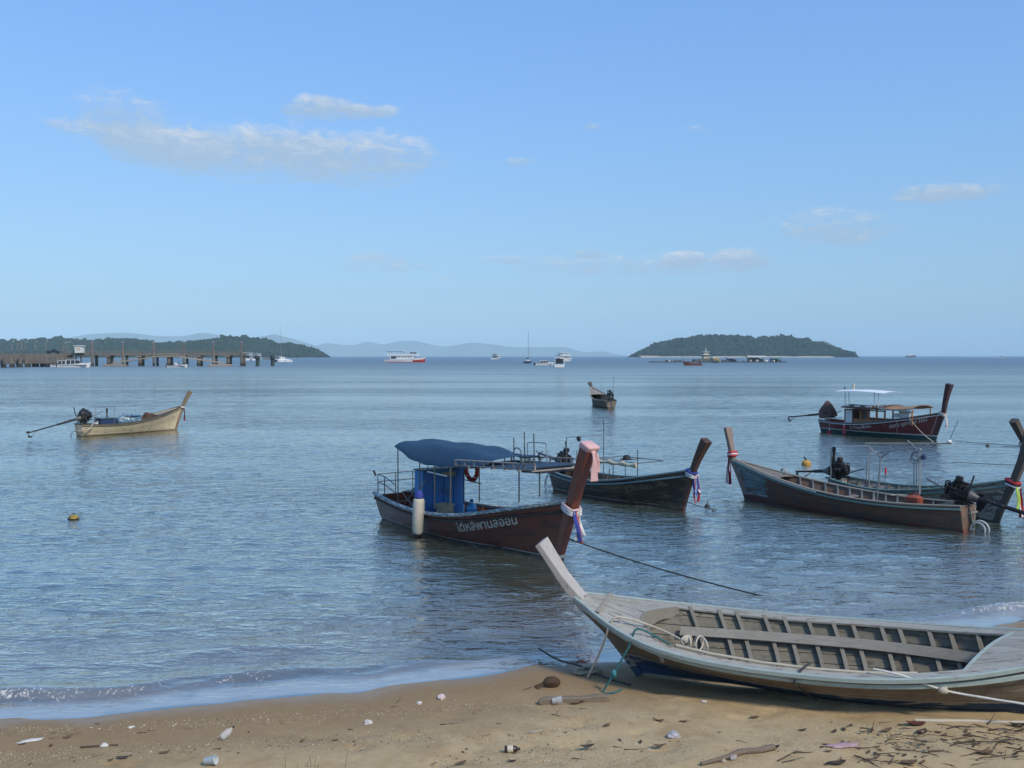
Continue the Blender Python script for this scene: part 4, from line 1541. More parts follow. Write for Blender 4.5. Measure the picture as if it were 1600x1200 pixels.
def boat_long_grey():
    """long open boat lying to the left on the right hand side"""
    hull = M('worn_brown_grey_hull', (.175, .100, .068), .75, .3, 2, .35, (.45, 3, 3), wear=(.12, .098, .082), wear_amt=.46, wear_scale=2.2,
             bands=[(.045, (.20, .055, .045))], streak=.3, grain=.2)
    bowp = M('worn_teal_bow', (.17, .26, .28), .7, .25, 3, .3, (1, 3, 3), wear=(.13, .10, .085), wear_amt=.46, wear_scale=2.5, bands=[(.20, (.44, .43, .40)), (.16, (.12, .04, .035))])
    inn = M('blue_grey_inner', (.20, .22, .22), .8, .25, 3, .3, (1, 4, 4), grain=.15)
    B = Boat('longtail_boat', 'long open wooden longtail boat with visible ribs, prow pointing left', at_z(1512, 829), at_z(1168, 780),
             [(0, .60), (.2, .52), (.4, .52), (.6, .62), (.8, .82), (1, 1.12)], 1.45, .52, .26, .42, .06, tmax=.42)
    B.planking(7, hull)
    # painted bow planks lie over the forward strakes
    for side in (1, -1):
        for i in range(4):
            a, c = lerp(.12, .98, i / 4) + .003, lerp(.12, .98, (i + 1) / 4) - .003
            rings = []
            for k in range(9):
                t = lerp(.885 - .02 * i, .995, k / 8)
                rings.append([B.pt(t, a, side, .008), B.pt(t, c, side, .008), B.pt(t, c, side, -.01), B.pt(t, a, side, -.01)])
            B.part(MB().loft(rings), 'bow_plank', bowp, None, 50)
    B.transom(hull)
    B.rail(1.0, .10, .045, grey_wood, 'gunwale', -.03, .02)
    B.rail(.93, .05, .05, teal, 'rub_rail', .02)
    B.rail(.99, .03, .04, pale_teal, 'rub_rail', .03, t0=.55)
    B.floor(.03, .74, .10, inn, 6)
    B.ribs([.06 + .052 * k for k in range(14)], inn, .04, .06)
    B.deck(.76, .97, deck_wood_dark, 6, -.01, .05)
    B.deck(.0, .10, deck_wood_dark, 5, -.01, .03)
    B.thwart(.30, grey_wood)
    B.thwart(.50, grey_wood)
    tp = B.L(1137, 668)
    x1 = B.xs(1.1)
    post = M('brown_grey_prow', (.27, .20, .165), .8, .25, 3, .3, (4, 4, 1), wear=(.16, .11, .09), wear_amt=.4, bands=[(.14, (.10, .04, .035))])
    B.post([(B.xs(-.26), -.28, .07, .05), (B.xs(.3), .3, .07, .055), (B.xs(.8), .8, .07, .065), (x1, 1.1, .07, .075), (lerp(x1, tp.x, .35), lerp(1.1, tp.z, .36), .06, .09),
            (lerp(x1, tp.x, .7), lerp(1.1, tp.z, .7), .055, .115), (tp.x, tp.z, .05, .145)], post)
    q = Vector((lerp(x1, tp.x, .12), 0, lerp(1.1, tp.z, .14)))
    ribbons(B, q, [(.86, -.03, red_cloth), (.84, .03, M('dark_red_cloth', (.25, .015, .03), .8, .2)), (.82, .0, pale_pink)],
            [(.10, M('bright_red_cloth', (.62, .05, .08), .8, .15)), (.05, white_cloth), (.0, red_cloth)], 'red and white cloth band with long tails on the prow pointing left', .08, (.09, .11), -.5)
    B.engine(.22, .66, engine_black, engine_grey, pitch=rad(-13), yaw=rad(6), shaft=3.1, size=.9)
    # Y-shaped pipe frame
    for px, pt_, pb, yl in ((1376, 716, 785, -.42), (1437, 706, 772, .30)):
        a, b = B.L(px - (6 if yl < 0 else 0), pb, yl), B.L(px, pt_, yl)
        B.tube([(a.x, yl, a.z), (b.x, yl, b.z)], .022, galv, 'frame_pole')
        for d in (-1, 1):
            B.tube([(b.x, yl, b.z), (b.x + d * .32, yl, b.z + .26)], .018, galv, 'frame_strut')
    a, b = B.L(1376, 706, -.42), B.L(1437, 702, .30)
    B.tube(smooth_path([(a.x, -.42, a.z - .12), (a.x - .04, -.38, a.z), (b.x + .1, .24, b.z + .02), (b.x, .30, b.z - .1)], 6), .018, galv, 'frame_bar')
    a, b = B.L(1352, 693, -.35), B.L(1488, 693, -.35)
    B.tube([(a.x, -.35, a.z), (b.x, -.35, b.z)], .022, M('pale_bamboo', (.50, .44, .33), .6, .2), 'boom_pole')
    p = B.L(1483, 690, -.35)
    B.part(MB().blob((p.x, -.35, p.z), (.06, .06, .05), 2, .1), 'lamp', white_paint)
    B.tube([(p.x, -.35, p.z), (p.x - .22, -.35, p.z + .55)], .007, dark_pipe, 'aerial')
    p = B.L(1443, 714, .3)
    B.part(MB().lathe([(.03, -.07), (.06, -.06), (.06, .03), (.02, .07)], 10, (p.x, .3, p.z)), 'lamp', M('navy_plastic', (.02, .04, .10), .4))
    for dx, dz in ((0, 0), (.02, -.06), (-.03, .02)):
        c = B.L(1430, 714, .25)
        B.part(MB().torus((c.x + dx, .25, c.z + dz), .11, .007, 'y', 20, 5), 'cable_coil', rope_dark)
    for px, p0, p1, yl in ((1383, 730, 785, -.45), (1428, 720, 770, .2), (1432, 725, 772, .2)):
        a, b = B.L(px, p1, yl), B.L(px, p0, yl)
        B.tube([(a.x, yl, a.z), (b.x, yl, b.z)], .009, dark_pipe, 'frame_pole')
    p = B.L(1384, 736, -.45)
    B.part(MB().lathe([(.018, 0), (.022, .02), (.022, .16), (.015, .17)], 8, (p.x, -.45, p.z - .08)), 'red_grip', red_cloth)
    # fuel can
    p = B.L(1431, 779, -.28)
    fc = empty('fuel_can', B.W((p.x, -.20, B.g(.22) - .12)), B.root.rotation_euler.z)
    tag(fc, 'rusty red fuel can beside the engine of the open ribbed boat', 'fuel can')
    rust = M('rusty_red_plastic', (.30, .075, .04), .6, .25)
    MB().box((0, 0, .15), (.40, .26, .26), bev=.06).build('can_body', rust, fc)
    MB().lathe([(.04, 0), (.04, .05), (.03, .055)], 12, (.10, 0, .28)).build('cap', dark_paint, fc)
    MB().tube(smooth_path([(-.12, 0, .27), (-.10, 0, .33), (.02, 0, .33), (.04, 0, .27)], 4), .014, 6).build('handle', rust, fc)
    # hoses at the stern
    for yy, r in ((-.18, .20), (-.05, .17)):
        B.part(MB().torus((-.22, yy, .04), r, .026, 'y', 22, 8, -.2, PI + .3), 'cooling_hose', M('white_hose', (.6, .6, .56)))
    B.part(MB().box((.0, -.30, .28), (.05, .05, .62), (.3, .1, 0)).box((-.03, -.10, .30), (.05, .05, .5), (-.3, .1, 0)).box((-.02, -.2, .42), (.04, .42, .05)), 'stern_bracket', grey_wood)
    # ropes
    rp = B.L(1224, 735, .45)
    B.part(MB().torus((rp.x, .40, rp.z - .04), .085, .014, 'y', 20, 6).torus((rp.x + .03, .42, rp.z - .02), .07, .014, 'y', 20, 6), 'rope_coil', rope_pale)
    a, b = B.pt(.34, 1.02, -1), B.pt(.03, .55, -1)
    n = Vector((0, -.04, 0))
    rope('mooring_rope', [B.W(p) for p in smooth_path([a + Vector((0, .2, .03)), B.pt(.28, 1.06, -1) + n, B.pt(.18, .85, -1) + n, B.pt(.10, .64, -1) + n, b + n], 5)], .013, rope_pale,
         'pale rope hanging along the hull of the open ribbed boat', group='mooring ropes')
    B.text('791', .90, .33, .17, M('pale_lettering', (.42, .45, .43), .6, .3, 20, 0), 1, 1.0, 0, .0, lift=.014)
    return B




def boat_graffiti():
    """boat lying behind the long one, prow to the right"""
    hull = M('grey_white_worn_hull', (.38, .35, .30), .7, .3, 2, .3, (1, 3, 3), wear=(.12, .105, .09), wear_amt=.48, wear_scale=3, bands=[(.12, (.42, .38, .28)), (.05, (.14, .10, .07))], streak=.35)
    B = Boat('longtail_boat', 'worn grey longtail boat with a dark blue painted bow, prow pointing right', at_z(1308, 780), at_z(1556, 817),
             [(0, .62), (.2, .54), (.4, .54), (.6, .66), (.8, .86), (1, 1.12)], 1.5, .55, .26, .34, .06)
    B.planking(7, hull)
    B.transom(hull)
    B.rail(1.0, .09, .05, teal, 'gunwale', -.01, .02)
    B.rail(.91, .05, .07, teal, 'rub_rail', .018)
    B.floor(.03, .72, .15, inner_wood, 6)
    B.ribs([.08 + .06 * k for k in range(11)], inner_wood)
    B.deck(.74, .97, deck_wood_dark, 6, -.02, .05)
    # painted bow emblem: a loose dark blue cartouche
    emb = M('dark_blue_emblem', (.018, .03, .12), .5, .5, 6, 0, wear=(.05, .11, .30), wear_amt=.42, wear_scale=9)
    emk = M('black_emblem', (.015, .015, .018), .5, .5, 6, 0)
    for k, (tc, vc, rt, rv, mt) in enumerate(((.83, .60, .085, .26, emk), (.80, .60, .045, .20, emb), (.86, .62, .035, .15, emb), (.775, .58, .03, .15, emb), (.90, .52, .02, .12, emk))):
        V = [B.pt(tc, vc, -1, .006 + .002 * k)]
        rg = random.Random(k + 3)
        ph = [rg.uniform(0, 6) for _ in range(3)]
        n = 40
        ks = [.55]
        for i in range(n):
            a = 2 * PI * i / n
            m = 1 + .10 * math.sin(3 * a + ph[0]) + .09 * math.sin(5 * a + ph[1]) + .07 * math.sin(9 * a + ph[2])
            V.append(B.pt(tc + rt * m * math.cos(a), max(.1, min(.97, vc + rv * m * math.sin(a))), -1, .006 + .002 * k))
        mb = MB()
        mb.add(V, [(0, 1 + i, 1 + (i + 1) % n) for i in range(n)])
        B.part(mb, 'bow_emblem', mt, None, 180)
    post = M('dark_grey_prow', (.10, .085, .07), .7, .3, 3, .3, (4, 4, 1), wear=(.16, .14, .12), wear_amt=.36)
    x1 = B.xs(1.1)
    tp = B.L(1612, 668)
    B.post([(B.xs(-.26), -.28, .07, .05), (B.xs(.3), .3, .075, .055), (B.xs(.8), .8, .08, .065), (x1, 1.1, .085, .075), (lerp(x1, tp.x, .45), lerp(1.1, tp.z, .36), .09, .09),
            (lerp(x1, tp.x, .8), lerp(1.1, tp.z, .7), .10, .11), (tp.x, tp.z, .11, .13)], post)
    q = Vector((B.xs(1.0) + .02, 0, 1.0))
    ribbons(B, q, [(.62, -.10, green_cloth), (.74, .0, white_cloth), (.78, .05, red_cloth), (.80, .08, dark_paint), (.55, -.13, green_cloth), (.76, .02, M('dark_red_cloth', (0, 0, 0)))],
            [(.0, white_cloth), (.05, dark_paint), (.10, red_cloth)], 'lime green, white and red ribbons hanging from the prow at the right edge', .08, (.13, .11), -1.6)
    B.engine(.0, .60, engine_black, engine_grey, pitch=rad(-6), yaw=rad(10), shaft=1.25, size=.9)
    for px, p0, p1, yl in ((1298, 697, 752, -.45), (1358, 696, 764, -.50), (1354, 718, 762, .5)):
        a, b = B.L(px, p1, yl), B.L(px, p0, yl)
        B.tube([(a.x, yl, a.z), (a.x, yl, b.z)], .017, galv, 'frame_pole')
    a, b = B.L(1304, 698, -.45), B.L(1358, 697, -.50)
    B.tube([(a.x, -.45, a.z), (b.x, -.50, b.z)], .017, M('pale_pipe', (.55, .55, .52), .5, .2), 'frame_bar')
    p = B.L(1303, 710, -.45)
    rr = []
    for i in range(9):
        u = i / 8
        rr.append([Vector((p.x + .05 * math.cos(k * PI / 4) * (1 + .3 * math.sin(u * 9)), -.45 + .04 * math.sin(k * PI / 4), p.z + .22 - .46 * u)) for k in range(8)])
    B.part(MB().loft(rr), 'hanging_cloth', dark_paint, None, 70)
    return B


def boat_edge():
    """prow of a boat that lies mostly outside the right edge"""
    hull = M('edge_boat_hull', (.09, .07, .055), .7, .3, 2, .3, (1, 3, 3))
    tp0 = at_y(1581, 655, 31.0)
    bw = at_z(1640, 695 + 60)
    B = Boat('longtail_boat', 'longtail boat mostly beyond the right edge, only its tall grey prow showing', (21.5, 33.5, 0), (16.9, 31.2, 0),
             [(0, .62), (.2, .54), (.4, .54), (.6, .66), (.8, .9), (1, 1.2)], 1.5, .55, .26, .25, .06)
    B.planking(5, hull)
    B.transom(hull)
    B.rail(1.0, .09, .05, teal, 'gunwale', -.01, .02)
    B.floor(.03, .72, .15, inner_wood, 5)
    B.deck(.74, .97, deck_wood_dark, 6, -.02, .05)
    tp = B.L(1584, 657)
    mid = B.L(1601, 690)
    post = M('dark_grey_prow', (.1, .1, .1))
    x1 = B.xs(1.15)
    B.post([(B.xs(-.26), -.28, .07, .05), (B.xs(.5), .5, .08, .06), (x1, 1.15, .085, .075), (mid.x, mid.z, .09, .09), (tp.x, tp.z, .10, .13)], post)
    q = Vector((mid.x, 0, mid.z - .08))
    ribbons(B, q, [(.42, -.03, dark_paint), (.36, .05, white_cloth), (.40, .02, blue_cloth)], [(.0, white_cloth), (.05, rope_pale), (-.05, rope_pale)],
            'dark tassel and pale rope tied to the prow cut by the right edge', .06, (.12, .11), -1.0)
    return B


def boat_maroon_cabin():
    """maroon boat with a wooden cabin, far right"""
    hull = M('maroon_paint', (.16, .028, .024), .35, .2, 3, .1, (1, 2, 2), bands=[(.25, (.62, .60, .55)), (.20, (.02, .065, .06))], spec=.5)
    B = Boat('longtail_boat', 'maroon longtail boat with a wooden cabin and white sun roof', at_z(1288, 674), at_z(1460, 688),
             [(0, .66), (.2, .60), (.4, .64), (.6, .82), (.8, 1.08), (1, 1.40)], 1.8, .55, .28, .30, .03)
    B.planking(7, hull)
    B.transom(hull)
    B.rail(1.0, .06, .05, M('dark_grey_rail', (.09, .11, .11), .6), 'gunwale', .0, .02)
    B.rail(.94, .04, .05, M('pale_grey_rail', (.48, .50, .48), .6, .2), 'rub_rail', .02)
    B.floor(.03, .85, .40, M('grey_floor', (.16, .17, .16), .8), 5)
    B.deck(.80, .97, M('brown_deck', (0, 0, 0)), 6, -.03, .06)
    tp = B.L(1484, 600)
    x1 = B.xs(1.38)
    post = M('maroon_prow', (.055, .018, .016), .4, .2, 3, .1, bands=[(.25, (.6, .58, .53)), (.2, (.02, .06, .055))])
    B.post([(B.xs(-.28), -.3, .08, .05), (B.xs(.4), .4, .08, .06), (B.xs(.9), .9, .085, .07), (x1, 1.38, .09, .085), (lerp(x1, tp.x, .28), lerp(1.38, tp.z, .36), .10, .10),
            (lerp(x1, tp.x, .58), lerp(1.38, tp.z, .66), .115, .12), (tp.x, tp.z, .14, .155)], post)
    wood = M('warm_cabin_wood', (.33, .14, .055), .5, .3, 4, .15, (1, 1, 4), grain=.1)
    dkw = M('dark_cabin_wood', (.10, .048, .03), .55, .3, 4, .15, (1, 1, 4))
    xa, xb, xc = B.L(1322, 650, -.6).x, B.L(1382, 650, -.7).x, B.L(1428, 650, -.6).x
    z0 = .55
    zt = B.L(1350, 641, -.7).z
    yw = .68
    for sd_ in (-1, 1):
        # corner posts and mullions, panels between, an open window each
        for k in range(6):
            x = lerp(xa, xb, k / 5)
            B.part(MB().box((x, sd_ * yw, (z0 + zt) / 2), (.06, .06, zt - z0)), 'cabin_post', wood if k > 1 else dkw)
        for k in range(5):
            x = lerp(xa, xb, (k + .5) / 5)
            w = (xb - xa) / 5 - .062
            if k == 0:
                B.part(MB().box((x, sd_ * yw, (z0 + zt) / 2), (w, .03, zt - z0 - .05)), 'cabin_panel', white_paint)
            else:
                B.part(MB().box((x, sd_ * yw, z0 + .15), (w, .03, .30)), 'cabin_panel', wood)
                B.part(MB().box((x, sd_ * yw, z0 + .32), (w, .07, .03)), 'window_sill', wood)
        B.part(MB().box(((xa + xb) / 2, sd_ * yw, zt + .0), (xb - xa + .06, .07, .06)), 'cabin_beam', dkw)
    B.part(MB().box((xb, 0, z0 + .2), (.04, 2 * yw - .07, .4)), 'cabin_panel', wood)
    B.part(MB().box((xa, 0, (z0 + zt) / 2), (.04, 2 * yw - .07, zt - z0)), 'cabin_panel', dkw)
    # curved roofs of boards
    def roof(x0, x1, z, wid, mat, rise0, rise1, nb=9):
        for j in range(nb):
            w0, w1 = lerp(-1, 1, j / nb) + .01, lerp(-1, 1, (j + 1) / nb) - .01
            rings = []
            for k in range(7):
                u = k / 6
                x = lerp(x0, x1, u)
                zz = z + lerp(rise0, rise1, u) - .06 * math.sin(u * PI)
                ring = []
                for w, dz in ((w0, 0), (w1, 0), (w1, -.03), (w0, -.03)):
                    ring.append(Vector((x, w * wid, zz + .13 * (1 - w * w) + dz)))
                rings.append(ring)
            B.part(MB().loft(rings), 'roof_board', mat, None, 40)
    roof(xa - .12, xb + .10, zt + .10, .92, dkw, .02, .10)
    roof(xb + .12, xc + .10, zt + .10, .88, M('tan_roof_board', (.34, .20, .11), .7, .25), .06, .16)
    for k in range(4):
        B.part(MB().box((lerp(xa + .15, xb - .2, k / 3.0), -.80, zt + .21), (.34, .03, .07), (0, -.03, 0)), 'roof_edge_board', white_paint)
    for sd_ in (-1, 1):
        B.tube([(xc, sd_ * .75, .7), (xc, sd_ * .75, zt + .2)], .03, wood, 'roof_post')
    B.part(MB().box(((xb + xc) / 2, -.80, zt + .12), (xc - xb, .03, .10)), 'roof_fascia', white_paint)
    # white sun roof on a light frame
    a, b = B.L(1310, 611, -.5), B.L(1380, 612, -.5)
    zs = a.z
    for px in (1321, 1327, 1367, 1373):
        for yl in (-.55, .55):
            p = B.L(px, 612, yl)
            B.tube([(p.x, yl, zt + .15), (p.x - .03, yl, zs)], .018, white_paint, 'sun_roof_post')
    rr = []
    for i in range(13):
        u = i / 12
        x = lerp(a.x - .05, b.x + .2, u)
        row = [Vector((x, lerp(-.8, .8, j / 8), zs + .06 * math.sin(u * PI) + .07 * (1 - lerp(-1, 1, j / 8) ** 2) - .02)) for j in range(9)]
        rr.append(row + [p - Vector((0, 0, .015)) for p in reversed(row)])
    B.part(MB().loft(rr), 'sun_roof', M('white_roof_sheet', (.78, .80, .82), .5, .06), None, 60)
    p = B.L(1334, 606, 0)
    B.part(MB().lathe([(.05, 0), (.05, .22), (.07, .24), (.03, .34)], 8, (p.x, 0, zs + .08)), 'roof_lamp', cream_paint)
    p = B.L(1320, 606, 0)
    B.part(MB().lathe([(.03, 0), (.03, .14), (.01, .16)], 8, (p.x, 0, zs + .08)), 'roof_lamp', dark_paint)
    lett = M('silver_white_lettering', (.60, .58, .55), .5, .2, 20, 0)
    B.text('Sri Trang Marine', .33, .31, .25, lett, -1, .80, .03, .15, bold=.014)
    B.text('อรสาร พูลทรัพย์ 2553', .665, .40, .27, lett, -1, .80, .05, .1, bold=.012)
    # engine under a brown cover
    cov = MB()
    rr = []
    for q, w, zl, zh in ((-.42, .22, .10, .50), (-.38, .26, .06, .62), (.10, .28, .06, .98), (.30, .27, .10, .80), (.50, .24, .10, .42)):
        rr.append([Vector((q, -w, zl)), Vector((q, -w * .9, lerp(zl, zh, .7))), Vector((q, -w * .35, zh)), Vector((q, w * .35, zh)), Vector((q, w * .9, lerp(zl, zh, .7))), Vector((q, w, zl))])
    cov.loft(rr)
    cov.mat = M('brown_tarpaulin', (.10, .05, .038), .7, .25, 5, .5)
    B.engine(.22, .72, engine_black, engine_grey, pitch=rad(-7), yaw=rad(-4), shaft=2.9, size=1.1, cover=cov)
    MBs = MB().box((.0, 0, 0), (1.1, .5, .03), (0, -.05, 0))
    B.part(MBs, 'engine_shelf', white_paint).location = (.45, 0, .78)
    # fenders hanging on the near side
    for px, y0, y1, mt, lab in ((1321, 664, 679, M('dull_red_rubber', (.28, .05, .06), .6, .2), 'red fender hanging at the side of the maroon boat'),
                                (1295, 672, 681, red_cloth, 'small red and white float hanging at the stern of the maroon boat')):
        p, q = B.L(px, y0, -.88), B.L(px, y1, -.88)
        yl = -(B.b(max(0, min(1, p.x / B.Lw))) + .12)
        o = empty('fender', B.W((p.x, yl, q.z)), 0)
        tag(o, lab, 'fender')
        h = p.z - q.z
        MB().lathe([(.03, 0), (.085, .04), (.095, h * .3), (.095, h * .7), (.08, h - .04), (.03, h)], 14).build('body', mt, o)
        MB().lathe([(.03, h), (.05, h + .02), (.03, h + .06)], 10).build('cap', white_paint, o)
        MB().tube([(0, 0, h), (0, .03, h + .35)], .012, 6).build('lanyard', rope_pale, o)
    # life jackets by the prow
    p = B.L(1416, 651, -.3)
    o = empty('foam_box', B.W((p.x, -.3, B.g(.8) - .03)), B.root.rotation_euler.z)
    tag(o, 'white foam box on the foredeck of the maroon boat', 'box')
    MB().box((0, 0, .16), (.62, .36, .28), bev=.02).build('box_body', white_paint, o)
    MB().box((0, 0, .325), (.66, .40, .05), bev=.01).build('lid', white_paint, o)
    MB().box((-.50, 0, .10), (.30, .30, .20), bev=.02).build('side_box', white_paint, o)
    # bow ribbons, lines
    q = Vector((B.xs(1.3), 0, 1.34))
    ribbons(B, q, [(.75, -.03, pale_pink), (.62, .05, blue_cloth), (.70, .02, white_cloth)], [(.0, white_cloth), (.05, rope_pale), (-.06, rope_pale)],
            'pale ribbons tied round the prow of the maroon cabin boat', .07, (.14, .12), -1.6)
    a = B.W(B.pt(.80, 1.02, -1, .03))
    rope('mooring_rope', sag(a, at_z(1462, 692, -.05), .15, 14), .020, rope_pale, 'pale mooring rope slanting down the side of the maroon boat', group='mooring ropes')
    for tt in (.72, .97):
        B.part(MB().tube([B.pt(tt, .98, -1, .02), B.pt(tt, .6, -1, .02), B.pt(tt - .005, .38, -1, .02)], .014, 6), 'side_batten', pale_pink)
    return B


def boat_cream():
    """cream boat by itself on the left"""
    B = Boat('longtail_boat', 'cream longtail boat with fishing gear, alone in front of the pier', at_z(123, 682), at_z(274, 671.5),
             [(0, .62), (.2, .56), (.4, .58), (.6, .72), (.8, .98), (1, 1.34)], 1.45, .55, .24, .30, .06)
    B.planking(6, cream_paint_hull)
    B.transom(cream_paint_hull)
    B.rail(1.0, .06, .06, M('brown_grey_rail', (.10, .08, .06), .7), 'gunwale', .0, .02)
    B.rail(.92, .03, .03, M('brown_grey_rail', (0, 0, 0)), 'rub_rail', .015)
    B.floor(.03, .72, .25, inner_wood, 5)
    B.deck(.74, .97, deck_wood_dark, 5, -.03, .05)
    B.ribs([.1, .2, .3, .4, .5, .6, .7], inner_wood)
    tp = B.L(297, 612)
    x1 = B.xs(1.3)
    post = M('cream_brown_prow', (.22, .165, .10), .7, .2, 3, .2, (4, 4, 1))
    B.post([(B.xs(-.24), -.26, .07, .05), (B.xs(.5), .5, .07, .055), (x1, 1.3, .07, .07), (lerp(x1, tp.x, .35), lerp(1.3, tp.z, .4), .08, .085), (lerp(x1, tp.x, .7), lerp(1.3, tp.z, .72), .09, .10),
            (tp.x, tp.z, .10, .13)], post)
    q = Vector((B.xs(1.2), 0, 1.22))
    ribbons(B, q, [(.72, -.03, M('dark_red_cloth', (0, 0, 0))), (.5, .05, red_cloth), (.66, .02, rope_dark)], [(.0, rope_pale), (.05, white_cloth)],
            'dark red ribbons tied to the prow of the cream boat', .06, (.11, .10), -1.2)
    cov = MB()
    cov.blob((.06, 0, .36), (.34, .26, .30), 3, .25, 2.0, 4)
    cov.mat = M('black_tarpaulin', (.016, .017, .018), .5, .3, 6, .5)
    B.engine(.32, .74, engine_black, engine_grey, pitch=rad(-12), yaw=rad(3), shaft=3.0, size=1.0, cover=cov)
    # pipe hoop
    a, b = B.L(149, 637, -.35), B.L(178, 637, -.35)
    for yl in (-.38, .38):
        B.tube(smooth_path([(a.x, yl, .5), (a.x, yl, a.z - .06), (a.x + .05, yl, a.z), (b.x - .05, yl, a.z), (b.x, yl, a.z - .06), (b.x, yl, .5)], 4), .014, galv, 'frame_hoop')
    p = B.L(167, 640, -.38)
    rr = [[Vector((p.x + .045 * math.cos(k * PI / 3) * (1 + .4 * math.sin(u * .9)), -.38 + .04 * math.sin(k * PI / 3), p.z + .07 - .07 * u)) for k in range(6)] for u in range(8)]
    B.part(MB().loft(rr), 'hanging_cloth', dark_paint, None, 60)
    # cargo
    tarp = M('blue_white_tarpaulin', (.06, .16, .24), .6, .25, 4, .3, wear=(.48, .52, .50), wear_amt=.47, wear_scale=4)
    p = B.L(202, 662, -.1)
    t_ = empty('tarpaulin_bundle', B.W((p.x, 0, .25)), B.root.rotation_euler.z)
    tag(t_, 'blue and white tarpaulin bundle amidships in the cream boat', 'bundle')
    MB().box((0, 0, .36), (1.35, .85, .62), bev=.16).blob((.1, 0, .66), (.6, .38, .12), 3, .4, 2.2, 3).build('bundle', tarp, t_, 70)
    p = B.L(163, 664, 0)
    t_ = empty('fish_bin', B.W((p.x + .05, 0, .25)), B.root.rotation_euler.z)
    tag(t_, 'dark navy fish bin behind the engine of the cream boat', 'bin')
    MB().box((0, 0, .32), (.85, .75, .62), bev=.04).build('bin_body', M('navy_plastic', (.02, .04, .1)), t_)
    MB().box((0, 0, .65), (.90, .80, .05), bev=.02).build('rim', teal, t_)
    p = B.L(241, 660, 0)
    t_ = empty('net_heap', B.W((p.x, 0, .5)), B.root.rotation_euler.z)
    tag(t_, 'heap of brown fishing net in the bow of the cream boat', 'net')
    MB().blob((-.35, 0, .10), (.50, .30, .42), 3, .5, 2.5, 6).blob((.20, 0, .10), (.5, .20, .26), 3, .5, 2.5, 8).build('net', M('brown_net', (.075, .05, .035), .9, .4, 20, .8), t_, 60)
    MB().blob((-.35, -.05, .50), (.06, .06, .05), 2).blob((.5, .05, .34), (.06, .06, .05), 2).build('float', M('faded_red_plastic', (0, 0, 0)), t_)
    p = B.L(152, 669, -.5)
    t_ = empty('white_bucket', B.W((p.x, -.38, .5)), 0)
    tag(t_, 'small white bucket at the stern of the cream boat', 'bucket')
    MB().lathe([(.09, 0), (.12, .20), (.125, .21), (.11, .20), (.085, .02)], 14).build('pail', white_paint, t_)
    MB().tube(smooth_path([(-.12, 0, .2), (-.06, 0, .28), (.06, 0, .28), (.12, 0, .2)], 4), .008, 5).build('handle', galv, t_)
    wh = M('white_hose', (0, 0, 0))
    for pts in ([(.5, -.5, .66), (.3, -.6, .45), (.0, -.5, .35), (-.2, -.3, .30)], [(.55, -.48, .70), (.2, -.62, .38), (-.1, -.4, .42)]):
        B.part(MB().tube(smooth_path(pts, 6), .024, 7), 'cooling_hose', rope_pale, None, 60)
    B.part(MB().torus((-.20, 0, .06), .22, .018, 'y', 18, 6, 0, PI).tube([(-.42, 0, .06), (-.42, 0, -.1)], .018, 6), 'propeller_guard', engine_grey, None, 60)
    return B




def boat_small():
    """small grey boat in the middle distance"""
    hull = M('dull_grey_brown_hull', (.17, .145, .11), .75, .3, 2.5, .3, (1, 3, 3), bands=[(.10, (.10, .08, .06))], streak=.3)
    B = Boat('longtail_boat', 'small grey brown longtail boat alone in mid bay, stern toward the beach', at_z(955, 638.2), at_z(927, 632.6),
             [(0, .62), (.2, .60), (.4, .66), (.6, .84), (.8, 1.12), (1, 1.50)], 1.7, .55, .24, .26, .06)
    B.planking(5, hull)
    B.transom(hull)
    B.rail(1.0, .08, .06, grey_wood, 'gunwale', .0, .02)
    B.floor(.03, .72, .25, inner_wood, 5)
    B.deck(.70, .97, grey_wood, 5, -.03, .05)
    B.ribs([.1, .25, .4, .55], inner_wood)
    tp = B.L(921.5, 598)
    x1 = B.xs(1.45)
    B.post([(B.xs(-.24), -.26, .07, .05), (B.xs(.5), .5, .08, .07), (x1, 1.45, .08, .09), (lerp(x1, tp.x, .5), lerp(1.45, tp.z, .5), .09, .12), (tp.x, tp.z, .10, .17)], M('dark_grey_prow', (0, 0, 0)))
    B.part(MB().torus((lerp(x1, tp.x, .08), 0, lerp(1.45, tp.z, .08)), .13, .03, 'z', 16, 6), 'prow_band', white_cloth)
    B.engine(.25, .72, engine_black, engine_grey, pitch=rad(-20), yaw=rad(-14), shaft=2.1, size=1.05)
    B.tube([(.4, -.3, .6), (.5, -.35, 2.6)], .014, dark_pipe, 'pole')
    B.tube([(1.9, .3, .6), (1.85, .35, 2.4)], .012, dark_pipe, 'pole')
    return B


boatB = boat_blue_canopy()
boatC = boat_dark_behind()
boatD = boat_long_grey()
boatE = boat_graffiti()
boatF = boat_edge()
boatG = boat_maroon_cabin()
boatH = boat_cream()
boatI = boat_small()


# ------------------------------------------------------------------ the beached boat in front
inner_wood2 = M('inner_rib_wood', (.225, .205, .165), .85, .22, 3, .4, (1, 4, 4), wear=(.17, .15, .12), wear_amt=.36, wear_scale=4)


